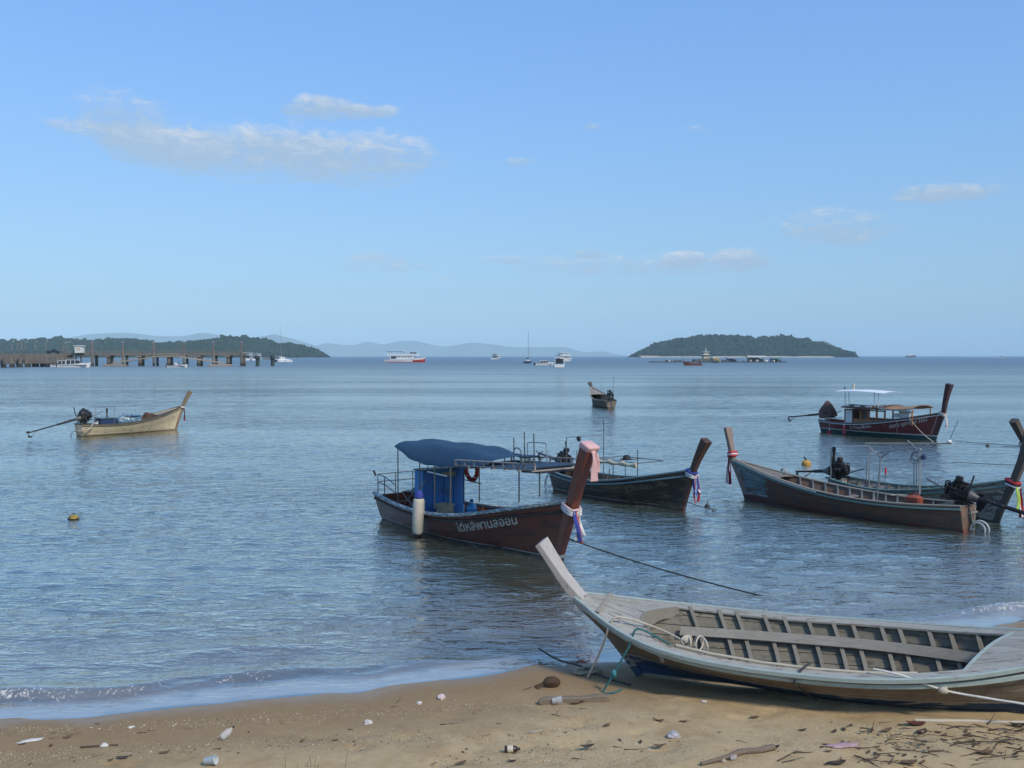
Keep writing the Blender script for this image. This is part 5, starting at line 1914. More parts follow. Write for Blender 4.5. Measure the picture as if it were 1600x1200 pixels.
def boat_beached():
    d = Vector((.937, -.350, 0)).normalized()
    tip = Vector((.89, 12.7, 0))
    bowk, stern = tip + d * .80, tip + d * 6.3
    mid = tip + d * 3.4
    z0 = sand_z(mid.x, mid.y) + .02
    hull = M('tan_weathered_hull', (.20, .155, .108), .8, .28, 2.4, .35, (.6, 3, 3), wear=(.27, .23, .18), wear_amt=.42, wear_scale=2.2, streak=.35, grain=.2,
             bands=[(.275, (.33, .30, .26)), (.255, (.028, .060, .115))])
    B = Boat('longtail_boat', 'empty grey wooden longtail boat beached on the sand, prow pointing left', stern, bowk,
             [(0, .92), (.12, .80), (.28, .66), (.46, .59), (.66, .59), (.82, .66), (.91, .77), (1, 1.0)], 1.78, .12, .0, .62, .18, z0=z0, roll=rad(-6.2), pitch=rad(1.0), full=.40, tmax=.52, bluff=5.5,
             group='longtail boats in the bay')
    B.planking(7, hull, .03, .005, 40)
    B.transom(hull)
    # inner skin boards, the ones seen between the ribs
    for side in (1, -1):
        for i in range(6):
            a, c = lerp(.10, .985, i / 6) + .005, lerp(.10, .985, (i + 1) / 6) - .005
            rings = []
            for k in range(25):
                t = lerp(.06, .93, k / 24)
                rings.append([B.pt(t, a, side, -.034), B.pt(t, c, side, -.034), B.pt(t, c, side, -.046), B.pt(t, a, side, -.046)])
            B.part(MB().loft(rings), 'inner_plank', inner_wood, None, 50)
    ts = [.235 + .049 * k + .006 * math.sin(k * 2.7) for k in range(13)]
    B.ribs(ts, inner_wood2, .050, .070, .08, .945, .044)
    for side in (1, -1):
        rings = []
        for k in range(31):
            t = lerp(.19, .87, k / 30)
            p = B.pt(t, .56, side, -.135)
            n = B.nrm(t, .56, side)
            up = B.nrm(t, .56, side).cross(Vector((1, 0, 0))).normalized()
            rings.append([p + n * .016 + up * .065, p + n * .016 - up * .065, p - n * .016 - up * .065, p - n * .016 + up * .065])
        B.part(MB().loft(rings), 'stringer', grey_wood, None, 40)
    B.rail(1.0, .155, .035, deck_wood, 'side_deck', -.055, .010, t0=.0, t1=.995)
    B.rail(1.0, .045, .06, pale_teal, 'gunwale', .035, .012)
    B.rail(.955, .030, .035, M('dark_groove_wood', (.09, .08, .07), .8), 'rub_rail', .02)
    B.rail(.885, .050, .060, pale_teal, 'rub_rail', .03)
    B.deck(.83, .985, deck_wood, 5, .012, .05, .065, gap=.014)
    S = 1 if (B.W((3, 1, 0)).y < B.W((3, -1, 0)).y) else -1
    B.deck(.0, .225, deck_wood, 6, .014, .04, 0, gap=.010, skew_b=.06 * S)
    # curved coaming board under the fore deck's edge
    rings = []
    for k in range(21):
        q = lerp(-.93, .93, k / 20)
        t = .83 + .065 * (1 - abs(q) ** 1.8)
        e = B.pt(t, 1.0)
        p = Vector((e.x, q * e.y, e.z + .012 + .05 * (1 - q * q)))
        h = .20 + .06 * math.cos(q * 5)
        rings.append([p + Vector((.0, 0, .005)), p + Vector((-.035, 0, .005)), p + Vector((-.035, 0, -h)), p + Vector((0, 0, -h))])
    B.part(MB().loft(rings), 'coaming', inner_wood2, None, 40)
    rings = []
    for k in range(13):
        q = lerp(-.93, .93, k / 12)
        e = B.pt(.225 + .06 * S * q, 1.0)
        p = Vector((e.x, q * e.y, e.z + .014 + .04 * (1 - q * q)))
        rings.append([p + Vector((.04, 0, .004)), p + Vector((.0, 0, .004)), p + Vector((.0, 0, -.07)), p + Vector((.04, 0, -.07))])
    B.part(MB().loft(rings), 'coaming', pale_teal, None, 40)
    # deck beam across the fore deck close to the prow
    e = B.pt(.955, 1.0)
    B.part(MB().box((e.x, 0, e.z + .058), (.06, 2 * e.y + .03, .025), (0, -.1, .0), bev=.008), 'deck_cleat', grey_wood)
    tp = B.L(846, 846)
    e1 = B.pt(.985, 1.0)
    pw = M('pale_prow_wood', (.40, .375, .34), .85, .2, 3, .5, (5, 5, 1), wear=(.22, .20, .175), wear_amt=.38, wear_scale=5)
    x1, z1 = B.xs(B.g(1)), B.g(1)
    B.post([(B.xs(.0) - .04, .0, .05, .05), (B.xs(.3) - .02, .3, .05, .045), (B.xs(.6) - .02, .6, .05, .045), (x1 - .04, z1 - .05, .06, .07)], hull, 'stem')
    B.post([(x1 - .16, z1 - .14, .09, .095), (x1 - .04, z1 + .0, .065, .110), (lerp(x1, tp.x, .35), lerp(z1, tp.z, .35), .050, .126), (lerp(x1, tp.x, .70), lerp(z1, tp.z, .70), .043, .146),
            (tp.x, tp.z, .042, .168)], pw, 'bow_post', .010)
    # loose pole lying along the near gunwale
    pts = [B.pt(t, .93, S, -.13) for t in (.36, .45, .55, .65, .75, .82)]
    rope('bamboo_pole', [B.W(p) for p in pts], .017, M('pale_bamboo', (0, 0, 0)), 'thin pale pole lying along the inner gunwale of the beached boat', 'pole')
    B.S = S
    # ropes
    def gw(t, dz=.03, off=0.0):
        return B.W(B.pt(t, 1.0, S, off) + Vector((0, 0, dz)))
    g = on_sand(918, 1060)
    k0 = B.W(Vector((B.pt(.80, 1).x, S * .34, B.g(.80) - .02)))
    a = gw(.925, .055, -.1)
    b = gw(.930, .03, .05)
    path = smooth_path([k0, B.W(Vector((B.pt(.86, 1).x, S * .30, B.g(.86) + .075))), a, b, b.lerp(g, .12) + Vector((0, -.03, 0)), b.lerp(g, .5) + Vector((.01, -.03, 0)), g + Vector((0, 0, .01))], 7)
    rope('boat_rope', path, .014, rope_pale, 'pale rope from the beached boat hanging over its bow to the sand', group='ropes on the beached boat')
    mb = MB()
    rg = random.Random(3)
    for k in range(4):
        an = rg.uniform(0, PI)
        ce = k0 + Vector((.02 * k, 0, .03))
        pts = []
        for i in range(17):
            u = 2 * PI * i / 16
            r = .10 + .03 * k
            pts.append(ce + Vector((r * math.cos(u) * math.cos(an) + (.12 if k > 1 else 0), r * math.cos(u) * math.sin(an) * .6, r * .55 * math.sin(u) - .02 * k)))
        mb.tube(pts, .011, 6)
    mb.blob(k0 + Vector((.0, 0, .03)), (.06, .05, .05), 2, .5, 3)
    tag(mb.build('rope_knot', rope_pale, None, 60), 'bunched knot of pale rope in the bow of the beached boat', 'rope', 'ropes on the beached boat')
    g2 = on_sand(943, 1082)
    a2, b2 = gw(.885, .05, -.1), gw(.888, .02, .06)
    kk = b2.lerp(g2, .62)
    rope('boat_rope', smooth_path([B.W(Vector((B.pt(.82, 1).x, S * .45, B.g(.82) - .06))), a2, b2, b2.lerp(g2, .15), kk, g2 + Vector((0, 0, .01)), on_sand(958, 1084) + Vector((0, 0, .012)), on_sand(972, 1078) + Vector((0, 0, .012))], 7),
         .013, rope_teal, 'teal rope hanging over the bow of the beached boat to the sand', group='ropes on the beached boat')
    tag(MB().blob(kk, (.035, .035, .05), 2, .3).build('rope_knot', M('teal_knot', (.04, .20, .24), .8, .2), None, 60), 'small bright teal knot on the teal rope', 'rope', 'ropes on the beached boat')
    # dark tyre-like loop over the side amidships
    t0 = .585
    rope('rope_loop', [B.W(p) for p in smooth_path([B.pt(t0 - .03, 1.0, S, -.14) + Vector((0, 0, .03)), B.pt(t0 - .015, 1.0, S, -.02) + Vector((0, 0, .06)), B.pt(t0, .98, S, .085), B.pt(t0, .80, S, .07), B.pt(t0, .5, S, .04), B.pt(t0 - .004, .22, S, .03)], 6)],
         .013, rope_dark, 'dark rope loop hung over the side of the beached boat amidships', group='ropes on the beached boat')
    # white line leading off to the right
    kx = B.W(B.pt(.325, .90, S, .09))
    st = B.W(B.pt(.44, .99, S, -.10) + Vector((0, 0, .05)))
    e_ = at_y(1625, 1106, kx.y - .35)
    rope('boat_rope', smooth_path([st, B.W(B.pt(.39, 1.0, S, .0) + Vector((0, 0, .06))), kx, kx.lerp(e_, .5), e_, on_sand(1760, 1150)], 6), .012, M('white_rope', (.62, .60, .54), .85, .2, 40, .5),
         'white rope running from the beached boat toward the right edge', group='ropes on the beached boat')
    tag(MB().blob(kx, (.06, .045, .04), 2, .4).build('rope_knot', rope_pale, None, 60), 'pale knot on the side of the beached boat', 'rope', 'ropes on the beached boat')
    rope('boat_rope', [on_sand(x, y) + Vector((0, 0, .012)) for x, y in ((1430, 1127), (1470, 1128), (1520, 1128), (1560, 1130), (1620, 1130), (1700, 1130))], .016, rope_pale,
         'pale rope lying on the sand beneath the beached boat', group='ropes on the beached boat')
    return B


boatA = boat_beached()


# ------------------------------------------------------------------ pier and far craft
concrete = M('pier_concrete', (.20, .175, .145), .9, .25, .3, .2, streak=.3)
conc_dark = M('stained_pile', (.17, .15, .125), .9, .3, .4, .2, bands=[(1.3, (.045, .045, .04))])
pale_post = M('pale_post', (.30, .26, .22), .8, .2, .3, 0, bands=[(1.2, (.06, .055, .05))])
window_dark = M('tinted_window', (.02, .025, .03), .15, .1, 1, 0, spec=.6)
gel_white = M('white_gelcoat', (.78, .78, .76), .3, .06, 2, 0, spec=.5)
hull_red = M('red_hull_paint', (.36, .03, .03), .4, .15, 2, 0)


def lamp_post(p, h, label):
    r = empty('lamp_post', p)
    tag(r, label, 'lamp post', 'lamp posts along the pier')
    MB().tube([(0, 0, 0), (0, 0, h)], .10, 6, r2=.07).build('pole', pale_post, r)
    MB().tube([(0, 0, h), (.35, -.1, h + .12), (.7, -.1, h + .12)], .05, 5).build('arm', pale_post, r)
    MB().box((.75, -.1, h + .10), (.6, .28, .14), bev=.03).build('lamp_head', white_paint, r)
    return r


def build_pier():
    pr = empty('pier', at_z(230, 572))
    org = Vector(pr.location)
    tag(pr, 'long concrete pier on piles at the left, with railings and a gangway', 'pier')
    D = 394.0

    def X(px, dd=D):
        return (px - 800) / FPX * dd

    def Z(py, dd=D):
        return CAMH - (py - HORIZON) / FPX * dd
    def part(mb, name, mat):
        o = mb.build(name, mat, pr)
        o.location = -org
        return o
    zt, zb = Z(551.5), Z(555.5)
    part(MB().box(((X(92) + X(381)) / 2, D + 2, (zt + zb) / 2), (X(381) - X(92), 5, zt - zb), bev=.05), 'deck', concrete)
    rail = M('brown_railing', (.22, .17, .14), .8, .2, .5, 0)
    for k in range(60):
        x = lerp(X(96), X(379), k / 59)
        part(MB().box((x, D - .4, zt + .5), (.10, .10, 1.0)), 'railing_post', rail)
    for dz in (.45, .95):
        part(MB().box(((X(96) + X(379)) / 2, D - .4, zt + dz), (X(379) - X(96), .08, .09)), 'railing', rail)
    for px, w in ((145, 1.2), (193, 1.0), (241, 1.0), (288, 1.0), (334, 1.0), (378, 1.1)):
        x = X(px)
        for yy in (0, 4):
            part(MB().tube([(x, D + yy - .3, -1), (x, D + yy - .3, zt)], w * .55, 8), 'tall_pile', conc_dark)
        part(MB().tube([(x, D - .3, zt), (x, D - .3, zt + 4.3)], w * .26, 8), 'lamp_mast', M('brown_red_mast', (.24, .15, .125), .8, .3, .3, 0))
        part(MB().box((x, D - .3, zt + 4.45), (1.0, .6, .3), bev=.06), 'pile_lamp', M('grey_lamp', (.36, .36, .36), .6, .1))
    for px in (169, 218, 263, 310, 356):
        x = X(px)
        part(MB().tube([(x - .1, D + .6, -1), (x, D + .6, zb)], .75, 8), 'pile', conc_dark)
        part(MB().tube([(x, D + 3.6, -1), (x, D + 3.6, zb)], .75, 8), 'pile', conc_dark)
        part(MB().box((x, D + 2, zb - .35), (1.9, 5, .7)), 'pile_cap', concrete)
    # sloping gangways to the floating landing stages
    gang = M('tan_gangway', (.33, .27, .20), .8, .25, .5, 0)
    for xa, xb, za, zb_ in ((176, 246, 567.5, 557), (246, 280, 557, 556.5), (280, 352, 557, 567.5)):
        a, b = Vector((X(xa, 388), 388, Z(za, 388))), Vector((X(xb, 388), 388, Z(zb_, 388)))
        L = (b - a).length
        ang = -math.atan2(b.z - a.z, b.x - a.x)
        part(MB().box((a + b) / 2, (L, 2.2, .45), (0, ang, 0)), 'gangway', gang)
        for k in range(7):
            q = a.lerp(b, (k + .5) / 7)
            part(MB().box((q.x, q.y - 1.0, q.z + .6), (.14, .12, 1.0)), 'gangway_post', gang)
        part(MB().box((a + b) / 2 + Vector((0, -1.0, 1.05)), (L, .10, .12), (0, ang, 0)), 'gangway_rail', gang)
    for px in (182, 346):
        part(MB().box((X(px, 388), 387, .35), (8.5, 4, .9), bev=.1), 'landing_stage', gang)
    # the broad nearer end on the left
    for k in range(6):
        pa, pb = lerp(-60, 95, k / 6), lerp(-60, 95, (k + 1) / 6)
        da, db = lerp(318, 388, k / 6), lerp(318, 388, (k + 1) / 6)
        V = []
        for p_, d_ in ((pa, da), (pb, db)):
            x = X(p_, d_)
            V.append([Vector((x, d_, 5.0)), Vector((x, d_ + 11, 5.0)), Vector((x, d_ + 11, 3.5)), Vector((x, d_, 3.5))])
        part(MB().loft(V), 'deck', concrete)
        x = X((pa + pb) / 2, (da + db) / 2)
        d_ = (da + db) / 2
        for yy in (1, 6, 10.5):
            part(MB().tube([(x + .3, d_ + yy, -1), (x - .3, d_ + yy, 3.5)], .62, 8), 'pile', conc_dark)
            part(MB().tube([(x + 3.2, d_ + yy, -1), (x + 3.2, d_ + yy, 3.5)], .62, 8), 'pile', conc_dark)
        part(MB().box((x + 1.4, d_ + 6, 3.15), (1.2, 11, .7)), 'pile_cap', concrete)
        part(MB().box((x, d_ + .1, 5.55), (X(pb, db) - X(pa, da) - .2, .15, .5), (0, 0, math.atan2(db - da, X(pb, db) - X(pa, da)))), 'parapet', rail)
    part(MB().box((X(52, 362), 366, 2.0), (24, 5, 1.6), bev=.1), 'lower_deck', conc_dark)
    for i, px in enumerate((7, 16, 23, 29, 45, 62, 90, 94, 98)):
        d_ = lerp(330, 392, i / 8)
        lamp_post((X(px, d_), d_ + 5, 5.0), 4.3 + (i % 3) * .3, 'pale lamp post on the broad pier end, ' + ('leftmost of nine', 'second from the left', 'third from the left', 'fourth from the left', 'standing alone left of the black pickup', 'just left of the black pickup', 'first of three right of the black pickup', 'middle of three right of the black pickup', 'closest to the white kiosk')[i])
    # kiosk
    k = empty('kiosk', (X(123, 391), 392, zt))
    tag(k, 'white kiosk with flat roof standing on the pier', 'kiosk')
    MB().box((0, 0, 1.35), (2.9, 2.6, 2.7), bev=.05).build('walls', white_paint, k)
    MB().box((0, 0, 2.86), (3.7, 3.3, .3), bev=.05).build('roof', white_paint, k)
    MB().box((0, -1.32, 1.5), (1.6, .05, .9)).build('window', cream_paint, k)
    MB().tube([(-1, -1, -5.2), (-1, -1, 0)], .3, 6).build('leg', conc_dark, k)
    MB().tube([(1, -1, -5.2), (1, -1, 0)], .3, 6).build('leg', conc_dark, k)
    c = empty('parked_car', (X(76, 362), 366, 5.02), .1)
    tag(c, 'black pickup truck parked on the broad end of the pier', 'car')
    blk = M('black_car_paint', (.012, .012, .014), .3, .1, 2, 0, spec=.6)
    r = []
    for x, zl, zh, w in ((-2.5, .5, .95, .80), (-2.4, .4, 1.1, .88), (-.7, .4, 1.12, .9), (-.3, .4, 1.7, .74), (.9, .4, 1.72, .74), (1.4, .4, 1.12, .88), (2.4, .45, .95, .86), (2.55, .55, .8, .7)):
        r.append([Vector((x, -w, zl)), Vector((x, -w, lerp(zl, zh, .6))), Vector((x, -w * .85, zh)), Vector((x, w * .85, zh)), Vector((x, w, lerp(zl, zh, .6))), Vector((x, w, zl))])
    MB().loft(r).build('body', blk, c)
    for x in (-1.6, 1.6):
        for y in (-.85, .85):
            MB().lathe([(.1, -.1), (.36, -.1), (.36, .1), (.1, .1)], 14, (x, y, .36), 'y').build('wheel', dark_paint, c)
    pt = empty('floating_pontoon', at_z(422, 562.2))
    tag(pt, 'grey floating pontoon off the end of the pier', 'pontoon')
    MB().box((0, 2, 1.1), (15, 4, 1.8), bev=.15).build('float', M('grey_pontoon', (.20, .19, .20), .8, .2, .3), pt)
    MB().box((0, 2, 2.1), (15.4, 4.3, .25), bev=.05).build('deck', M('pontoon_deck', (.45, .43, .40), .8, .2, .3), pt)
    for px, lab in ((402.5, 'dark stained mooring dolphin between the two white tour boats and the yacht'), (426, 'green stained mooring dolphin beside the white catamaran')):
        q = at_z(px, 572)
        dph = empty('mooring_dolphin', q)
        tag(dph, lab, 'mooring dolphin', 'mooring dolphins off the pier end')
        MB().tube([(0, 0, -1), (0, 0, 4.2)], .75, 10).build('pile', M('green_black_pile', (.035, .06, .045), .8, .3, .5), dph)
        MB().blob((.1, 0, 3.2), (1.1, 1.0, .9), 2, .3).build('tyre_fender', dark_paint, dph)


def craft(name, label, px, py, rz, cat='boat', group='boats anchored in the far bay'):
    r = empty(name, at_z(px, py), rz)
    tag(r, label, cat, group)
    return r


def hull_loft(L, B, H, mat, root, name='hull', bow=.35, stern_h=.85, red=None):
    rr = []
    for t in (0, .1, .3, .5, .7, .85, .95, 1):
        w = B / 2 * (1 if t < .55 else max(.04, 1 - ((t - .55) / .45) ** 2))
        h = H * (stern_h + (1 + bow - stern_h) * t ** 2)
        x = L * (t - .5)
        x2 = x + (0 if t < .7 else .06 * L * (t - .7) / .3)
        rr.append([Vector((x, -w * .75, -.3)), Vector((x, -w * .92, h * .45)), Vector((x2, -w, h)), Vector((x2, w, h)), Vector((x, w * .92, h * .45)), Vector((x, w * .75, -.3))])
    return MB().loft(rr).build(name, mat, root)


def speedboat(label, px, py, rz, L, roof=True, group='boats anchored in the far bay', wheelhouse=True):
    r = craft('speedboat', label, px, py, rz, group=group)
    B = L * .28
    hull_loft(L, B, L * .11, gel_white, r, bow=.5)
    MB().box((0, 0, L * .075), (L * .86, B * 1.02, .10)).build('stripe', window_dark, r)
    if wheelhouse:
        rr = []
        z0, z1 = L * .10, L * .235
        for z, a, b, w in ((z0, -.24, .30, .42), ((z0 + z1) / 2, -.22, .22, .40), (z1, -.20, .10, .36)):
            rr.append([Vector((a * L, -w * B, z)), Vector((b * L, -w * B * .7, z)), Vector((b * L, w * B * .7, z)), Vector((a * L, w * B, z))])
        MB().loft(rr).build('cabin', window_dark, r)
        MB().box((-.04 * L, 0, z1 + .08), (L * .42, B * .86, .16), bev=.05).build('roof', gel_white, r)
        for x in (-.22, -.08, .06):
            for s in (-1, 1):
                MB().tube([(x * L, s * B * .41, z0), (x * L + .1, s * B * .38, z1)], .09, 5).build('roof_post', gel_white, r)
        MB().box((.28 * L, 0, L * .135), (L * .28, B * .6, .2), bev=.08).build('fore_deck', gel_white, r)
    for s in (-.3, 0, .3):
        MB().box((-L * .53, s * B, L * .085), (.5, .4, .9), bev=.1).tube([(-L * .53, s * B, L * .05), (-L * .54, s * B, -.4)], .12, 6).build('outboard_motor', dark_paint, r)
    return r


def stern_view_boat(name, label, px, py, W, H, L, rz, decks=2):
    """tour boat with open decks"""
    r = craft(name, label, px, py, rz)
    hull_loft(L, W, H * .28, gel_white, r, bow=.35)
    z = H * .26
    dh = H * .70 / decks
    for k in range(decks):
        s = 1 - .08 * k
        MB().box((-.04 * L, 0, z + .08), (L * .80 * s, W * .96 * s, .16)).build('deck', gel_white, r)
        MB().box((.02 * L, 0, z + dh * .5), (L * .52 * s, W * .70 * s, dh * .72)).build('cabin', window_dark if k == 0 else M('shade_white', (.5, .5, .5), .5, .1), r)
        for x in (-.42, -.14, .14, .34):
            for y in (-.45, .45):
                MB().tube([(x * L * s, y * W * s, z), (x * L * s, y * W * s, z + dh)], .09, 5).build('deck_post', gel_white, r)
        for y in (-.46, .46):
            MB().box((-.06 * L, y * W * s, z + dh * .32), (L * .72 * s, .06, dh * .22)).build('bulwark', gel_white, r)
        z += dh
    MB().box((-.02 * L, 0, z + .08), (L * .80, W * .92, .18), bev=.04).build('roof', gel_white, r)
    MB().tube([(0, 0, z), (0, 0, z + H * .2)], .07, 5).build('mast', white_paint, r)
    return r


def sail_yacht(label, px, py, rz, L, mast, hullmat, cat=False, lean=0.0):
    r = craft('sailing_yacht', label, px, py, rz)
    if cat:
        for s in (-1, 1):
            o = hull_loft(L, 1.8, 1.7, hullmat, r, bow=.2)
            o.location = (0, s * 2.9, 0)
        MB().box((-.05 * L, 0, 1.7), (L * .7, 6.0, .8), bev=.2).build('bridge_deck', hullmat, r)
        MB().box((-.02 * L, 0, 2.7), (L * .42, 4.6, 1.4), bev=.35).build('cabin', hullmat, r)
        MB().box((-.02 * L, 0, 2.75), (L * .43, 4.65, .55), bev=.2).build('window', window_dark, r)
        MB().box((-.28 * L, 0, 3.9), (L * .3, 4.6, .18), bev=.05).build('bimini', hullmat, r)
        z = 3.2
    else:
        hull_loft(L, L * .28, 1.2, hullmat, r, bow=.3)
        MB().box((.0, 0, 1.5), (L * .4, L * .16, .7), bev=.2).build('cabin', gel_white, r)
        MB().box((.0, 0, 1.55), (L * .36, L * .165, .25), bev=.06).build('window', window_dark, r)
        z = 1.3
    top = Vector((lean * mast, 0, mast))
    MB().tube([(.05 * L, 0, z), top], .13, 6, r2=.08).build('mast', galv, r)
    MB().tube([(.05 * L, 0, z + 1.4), (-.38 * L, 0, z + 1.5)], .10, 6).build('boom', galv, r)
    MB().tube([(.03 * L, 0, z + 1.62), (-.15 * L, 0, z + 1.75), (-.36 * L, 0, z + 1.68)], .26, 8).build('furled_sail', M('navy_sail_cover', (.02, .03, .08), .8), r)
    for e in ((L * .5, 0, 1.5), (-L * .48, 0, 1.3)):
        MB().tube([e, top], .02, 4).build('stay', galv, r)
    MB().tube([(.03 * L, -1.2, mast * .6), (.03 * L, 1.2, mast * .6)], .04, 4).build('spreader', galv, r)
    return r


def build_far_craft():
    speedboat('white speedboat moored nearest the pier, bow right', 116, 574, .05, 11.0, group='speedboats beside the pier')
    speedboat('white speedboat moored in the middle of three by the pier', 101, 573.5, .12, 9.5, group='speedboats beside the pier')
    speedboat('white speedboat moored leftmost of three by the pier', 89, 573, .18, 9.0, group='speedboats beside the pier')
    speedboat('low open white speedboat in front of the gangway', 277, 574, .0, 7.0, wheelhouse=False, group='speedboats beside the pier')
    sb = [o for o in bpy.data.objects if o.get('label') == 'low open white speedboat in front of the gangway'][0]
    MB().box((-.3, 0, 1.25), (1.0, 1.1, .9), bev=.1).build('console', gel_white, sb)
    MB().box((.25, 0, 1.6), (.08, 1.2, .5), (0, -.4, 0)).build('windscreen', window_dark, sb)
    MB().box((.1, 0, .80), (3.4, 1.9, .06)).build('cockpit', hull_red, sb)
    stern_view_boat('tour_boat', 'white tour boat at the pier end, the left of the pair', 388, 563.2, 6.6, 7.4, 15, rad(93), 2)
    stern_view_boat('tour_boat', 'white tour boat at the pier end, the right of the pair', 401.5, 563.2, 6.2, 6.6, 13, rad(87), 2)
    sail_yacht('white sailing catamaran with tall bare mast beside the headland', 439, 565.5, rad(60), 12, 25, gel_white, True, -.02)
    d = craft('dinghy', 'small white dinghy tied behind the sailing catamaran', 451.5, 565.7, rad(10))
    hull_loft(4.6, 1.9, .9, gel_white, d)
    MB().box((-.4, 0, 1.1), (.8, .7, .8), bev=.1).build('console', gel_white, d)
    MB().box((-2.5, 0, .9), (.4, .4, .9), bev=.1).build('outboard_motor', dark_paint, d)
    # ferry
    f = craft('ferry', 'white double deck ferry with red bow anchored in mid bay', 632, 566.2, rad(-8), 'ferry')
    L = 25.0
    hull_loft(L, 5.6, 2.2, gel_white, f, bow=.5)
    o = hull_loft(L * .30, 4.4, 2.6, hull_red, f, 'red_bow', bow=.35)
    o.location = (L * .385, 0, .05)
    o.scale = (1, 1, .62)
    MB().box((0, 0, .10), (L * .96, 5.4, .5)).build('boot_stripe', hull_red, f)
    MB().box((-1.2, 0, 3.2), (L * .62, 4.8, 2.3), bev=.1).build('main_cabin', gel_white, f)
    for k in range(9):
        for s in (-1, 1):
            MB().box((-7.2 + k * 1.5, s * 2.41, 3.5), (.8, .06, .7)).build('window', window_dark, f)
    MB().box((-6.6, 0, 3.1), (3.4, 4.86, 1.5)).build('open_side', window_dark, f)
    MB().box((-1.0, 0, 4.45), (L * .84, 5.3, .25)).build('upper_deck', gel_white, f)
    for k in range(9):
        for s in (-1, 1):
            MB().tube([(-10 + k * 2.3, s * 2.4, 4.5), (-10 + k * 2.3, s * 2.4, 6.8)], .07, 5).build('deck_post', gel_white, f)
    for s in (-1, 1):
        MB().box((-.8, s * 2.45, 5.0), (L * .80, .06, .7)).build('bulwark', gel_white, f)
    MB().box((5.6, 0, 5.6), (3.2, 3.6, 1.9), bev=.15).build('wheelhouse', gel_white, f)
    MB().box((5.7, 0, 5.9), (3.25, 3.65, .6)).build('wheelhouse_window', window_dark, f)
    MB().box((4.6, 0, 6.85), (9.5, 5.0, .2)).build('roof', gel_white, f)
    MB().box((-5.5, 0, 6.9), (11.5, 5.0, .2)).build('awning', M('navy_awning', (.03, .05, .16), .7), f)
    MB().box((-.6, 0, 7.1), (1.0, 1.0, 1.4), bev=.1).build('funnel', gel_white, f)
    MB().tube([(L * .5, 0, 3.0), (L * .56, 0, 4.2)], .12, 5).build('bowsprit', white_paint, f)
    stern_view_boat('tour_boat', 'small white tour boat alone near the horizon left of centre', 775, 561.5, 8.5, 7.0, 16, rad(72), 2)
    sail_yacht('dark blue sailing yacht with thin mast near centre', 825.5, 567.8, rad(75), 11, 18, M('navy_hull', (.02, .03, .07), .4), False, .0)
    speedboat('white speedboat with cabin to the right of the blue yacht', 850, 570.6, rad(12), 8.2)
    stern_view_boat('tour_boat', 'small open tour boat with people, nearest of the centre group', 874, 573.8, 3.8, 3.6, 7, rad(88), 1)
    stern_view_boat('tour_boat', 'white double deck tour boat behind the centre group', 881, 564.6, 6.4, 6.6, 14, rad(35), 2)
    sh = craft('motor_yacht', 'dark hulled motor yacht with white superstructure on the far horizon', 1423, 558.2, rad(4))
    hull_loft(30, 6.5, 4.0, M('grey_ship_hull', (.06, .07, .08), .5), sh, bow=.6)
    MB().box((-3, 0, 5.2), (17, 5.5, 2.6), bev=.5).build('cabin', gel_white, sh)
    MB().box((-5, 0, 7.4), (9, 5, 2.2), bev=.5).build('bridge', gel_white, sh)
    MB().box((-3, 0, 5.4), (17.1, 5.55, .9)).build('window', window_dark, sh)
    MB().tube([(-6, 0, 8), (-7, 0, 12)], .2, 5).build('mast', gel_white, sh)
    sp = speedboat('white speedboat running fast near the right end of the horizon', 1566, 558.5, rad(2), 15)
    wk = MB()
    rng = random.Random(2)
    b0 = Vector(sp.location)
    for k in range(46):
        x = b0.x - 8 - k * 2.4
        wk.blob((x, b0.y + rng.uniform(-1.5, 1.5), .25), (2.6, 1.2 + .03 * k, rng.uniform(.25, .75) * (1 - k / 60)), 1, .4, 2, k)
    tag(wk.build('boat_wake', white_paint), 'white foam wake trailing behind the running speedboat', 'wake', kind='stuff')
    # fish farm
    base = at_z(1130, 567)
    D = base.y

    def X(px):
        return (px - 800) / FPX * D
    bar = M('grey_barrel', (.16, .18, .20), .7, .3, 1, 0)
    ff = empty('fish_farm', (X(1120), D, 0))
    tag(ff, 'floating fish farm raft of dark beams and barrels in front of the island', 'fish farm')
    for yy in (0, 7, 14):
        MB().box((X(1124) - X(1120), yy, .55), (X(1229) - X(1019), .8, .5)).build('raft_beam', M('raft_wood', (.10, .085, .07), .9, .3, .5, 0), ff)
    for k in range(20):
        MB().box((lerp(X(1020), X(1228), k / 19) - X(1120), 7, .62), (.7, 15, .4)).build('raft_beam', M('raft_wood', (0, 0, 0)), ff)
    rng = random.Random(8)
    for k in range(46):
        x = lerp(X(1040), X(1228), rng.random()) - X(1120)
        c = rng.choice([bar, bar, M('blue_barrel', (.03, .08, .20), .6), M('black_barrel', (.02, .02, .02), .6), white_paint])
        MB().lathe([(.3, 0), (.42, .1), (.42, 1.0), (.3, 1.1)], 9, (x, rng.uniform(-.3, .5), rng.uniform(.5, .8))).build('barrel', c, ff)
    for px, h in ((1066, 4.2), (1068, 3.0), (1086, 3.4), (1075, 2.6), (1195, 2.0)):
        MB().tube([(X(px) - X(1120), 0, .5), (X(px) - X(1120), 0, h)], .07, 5).build('pole', dark_pipe, ff)

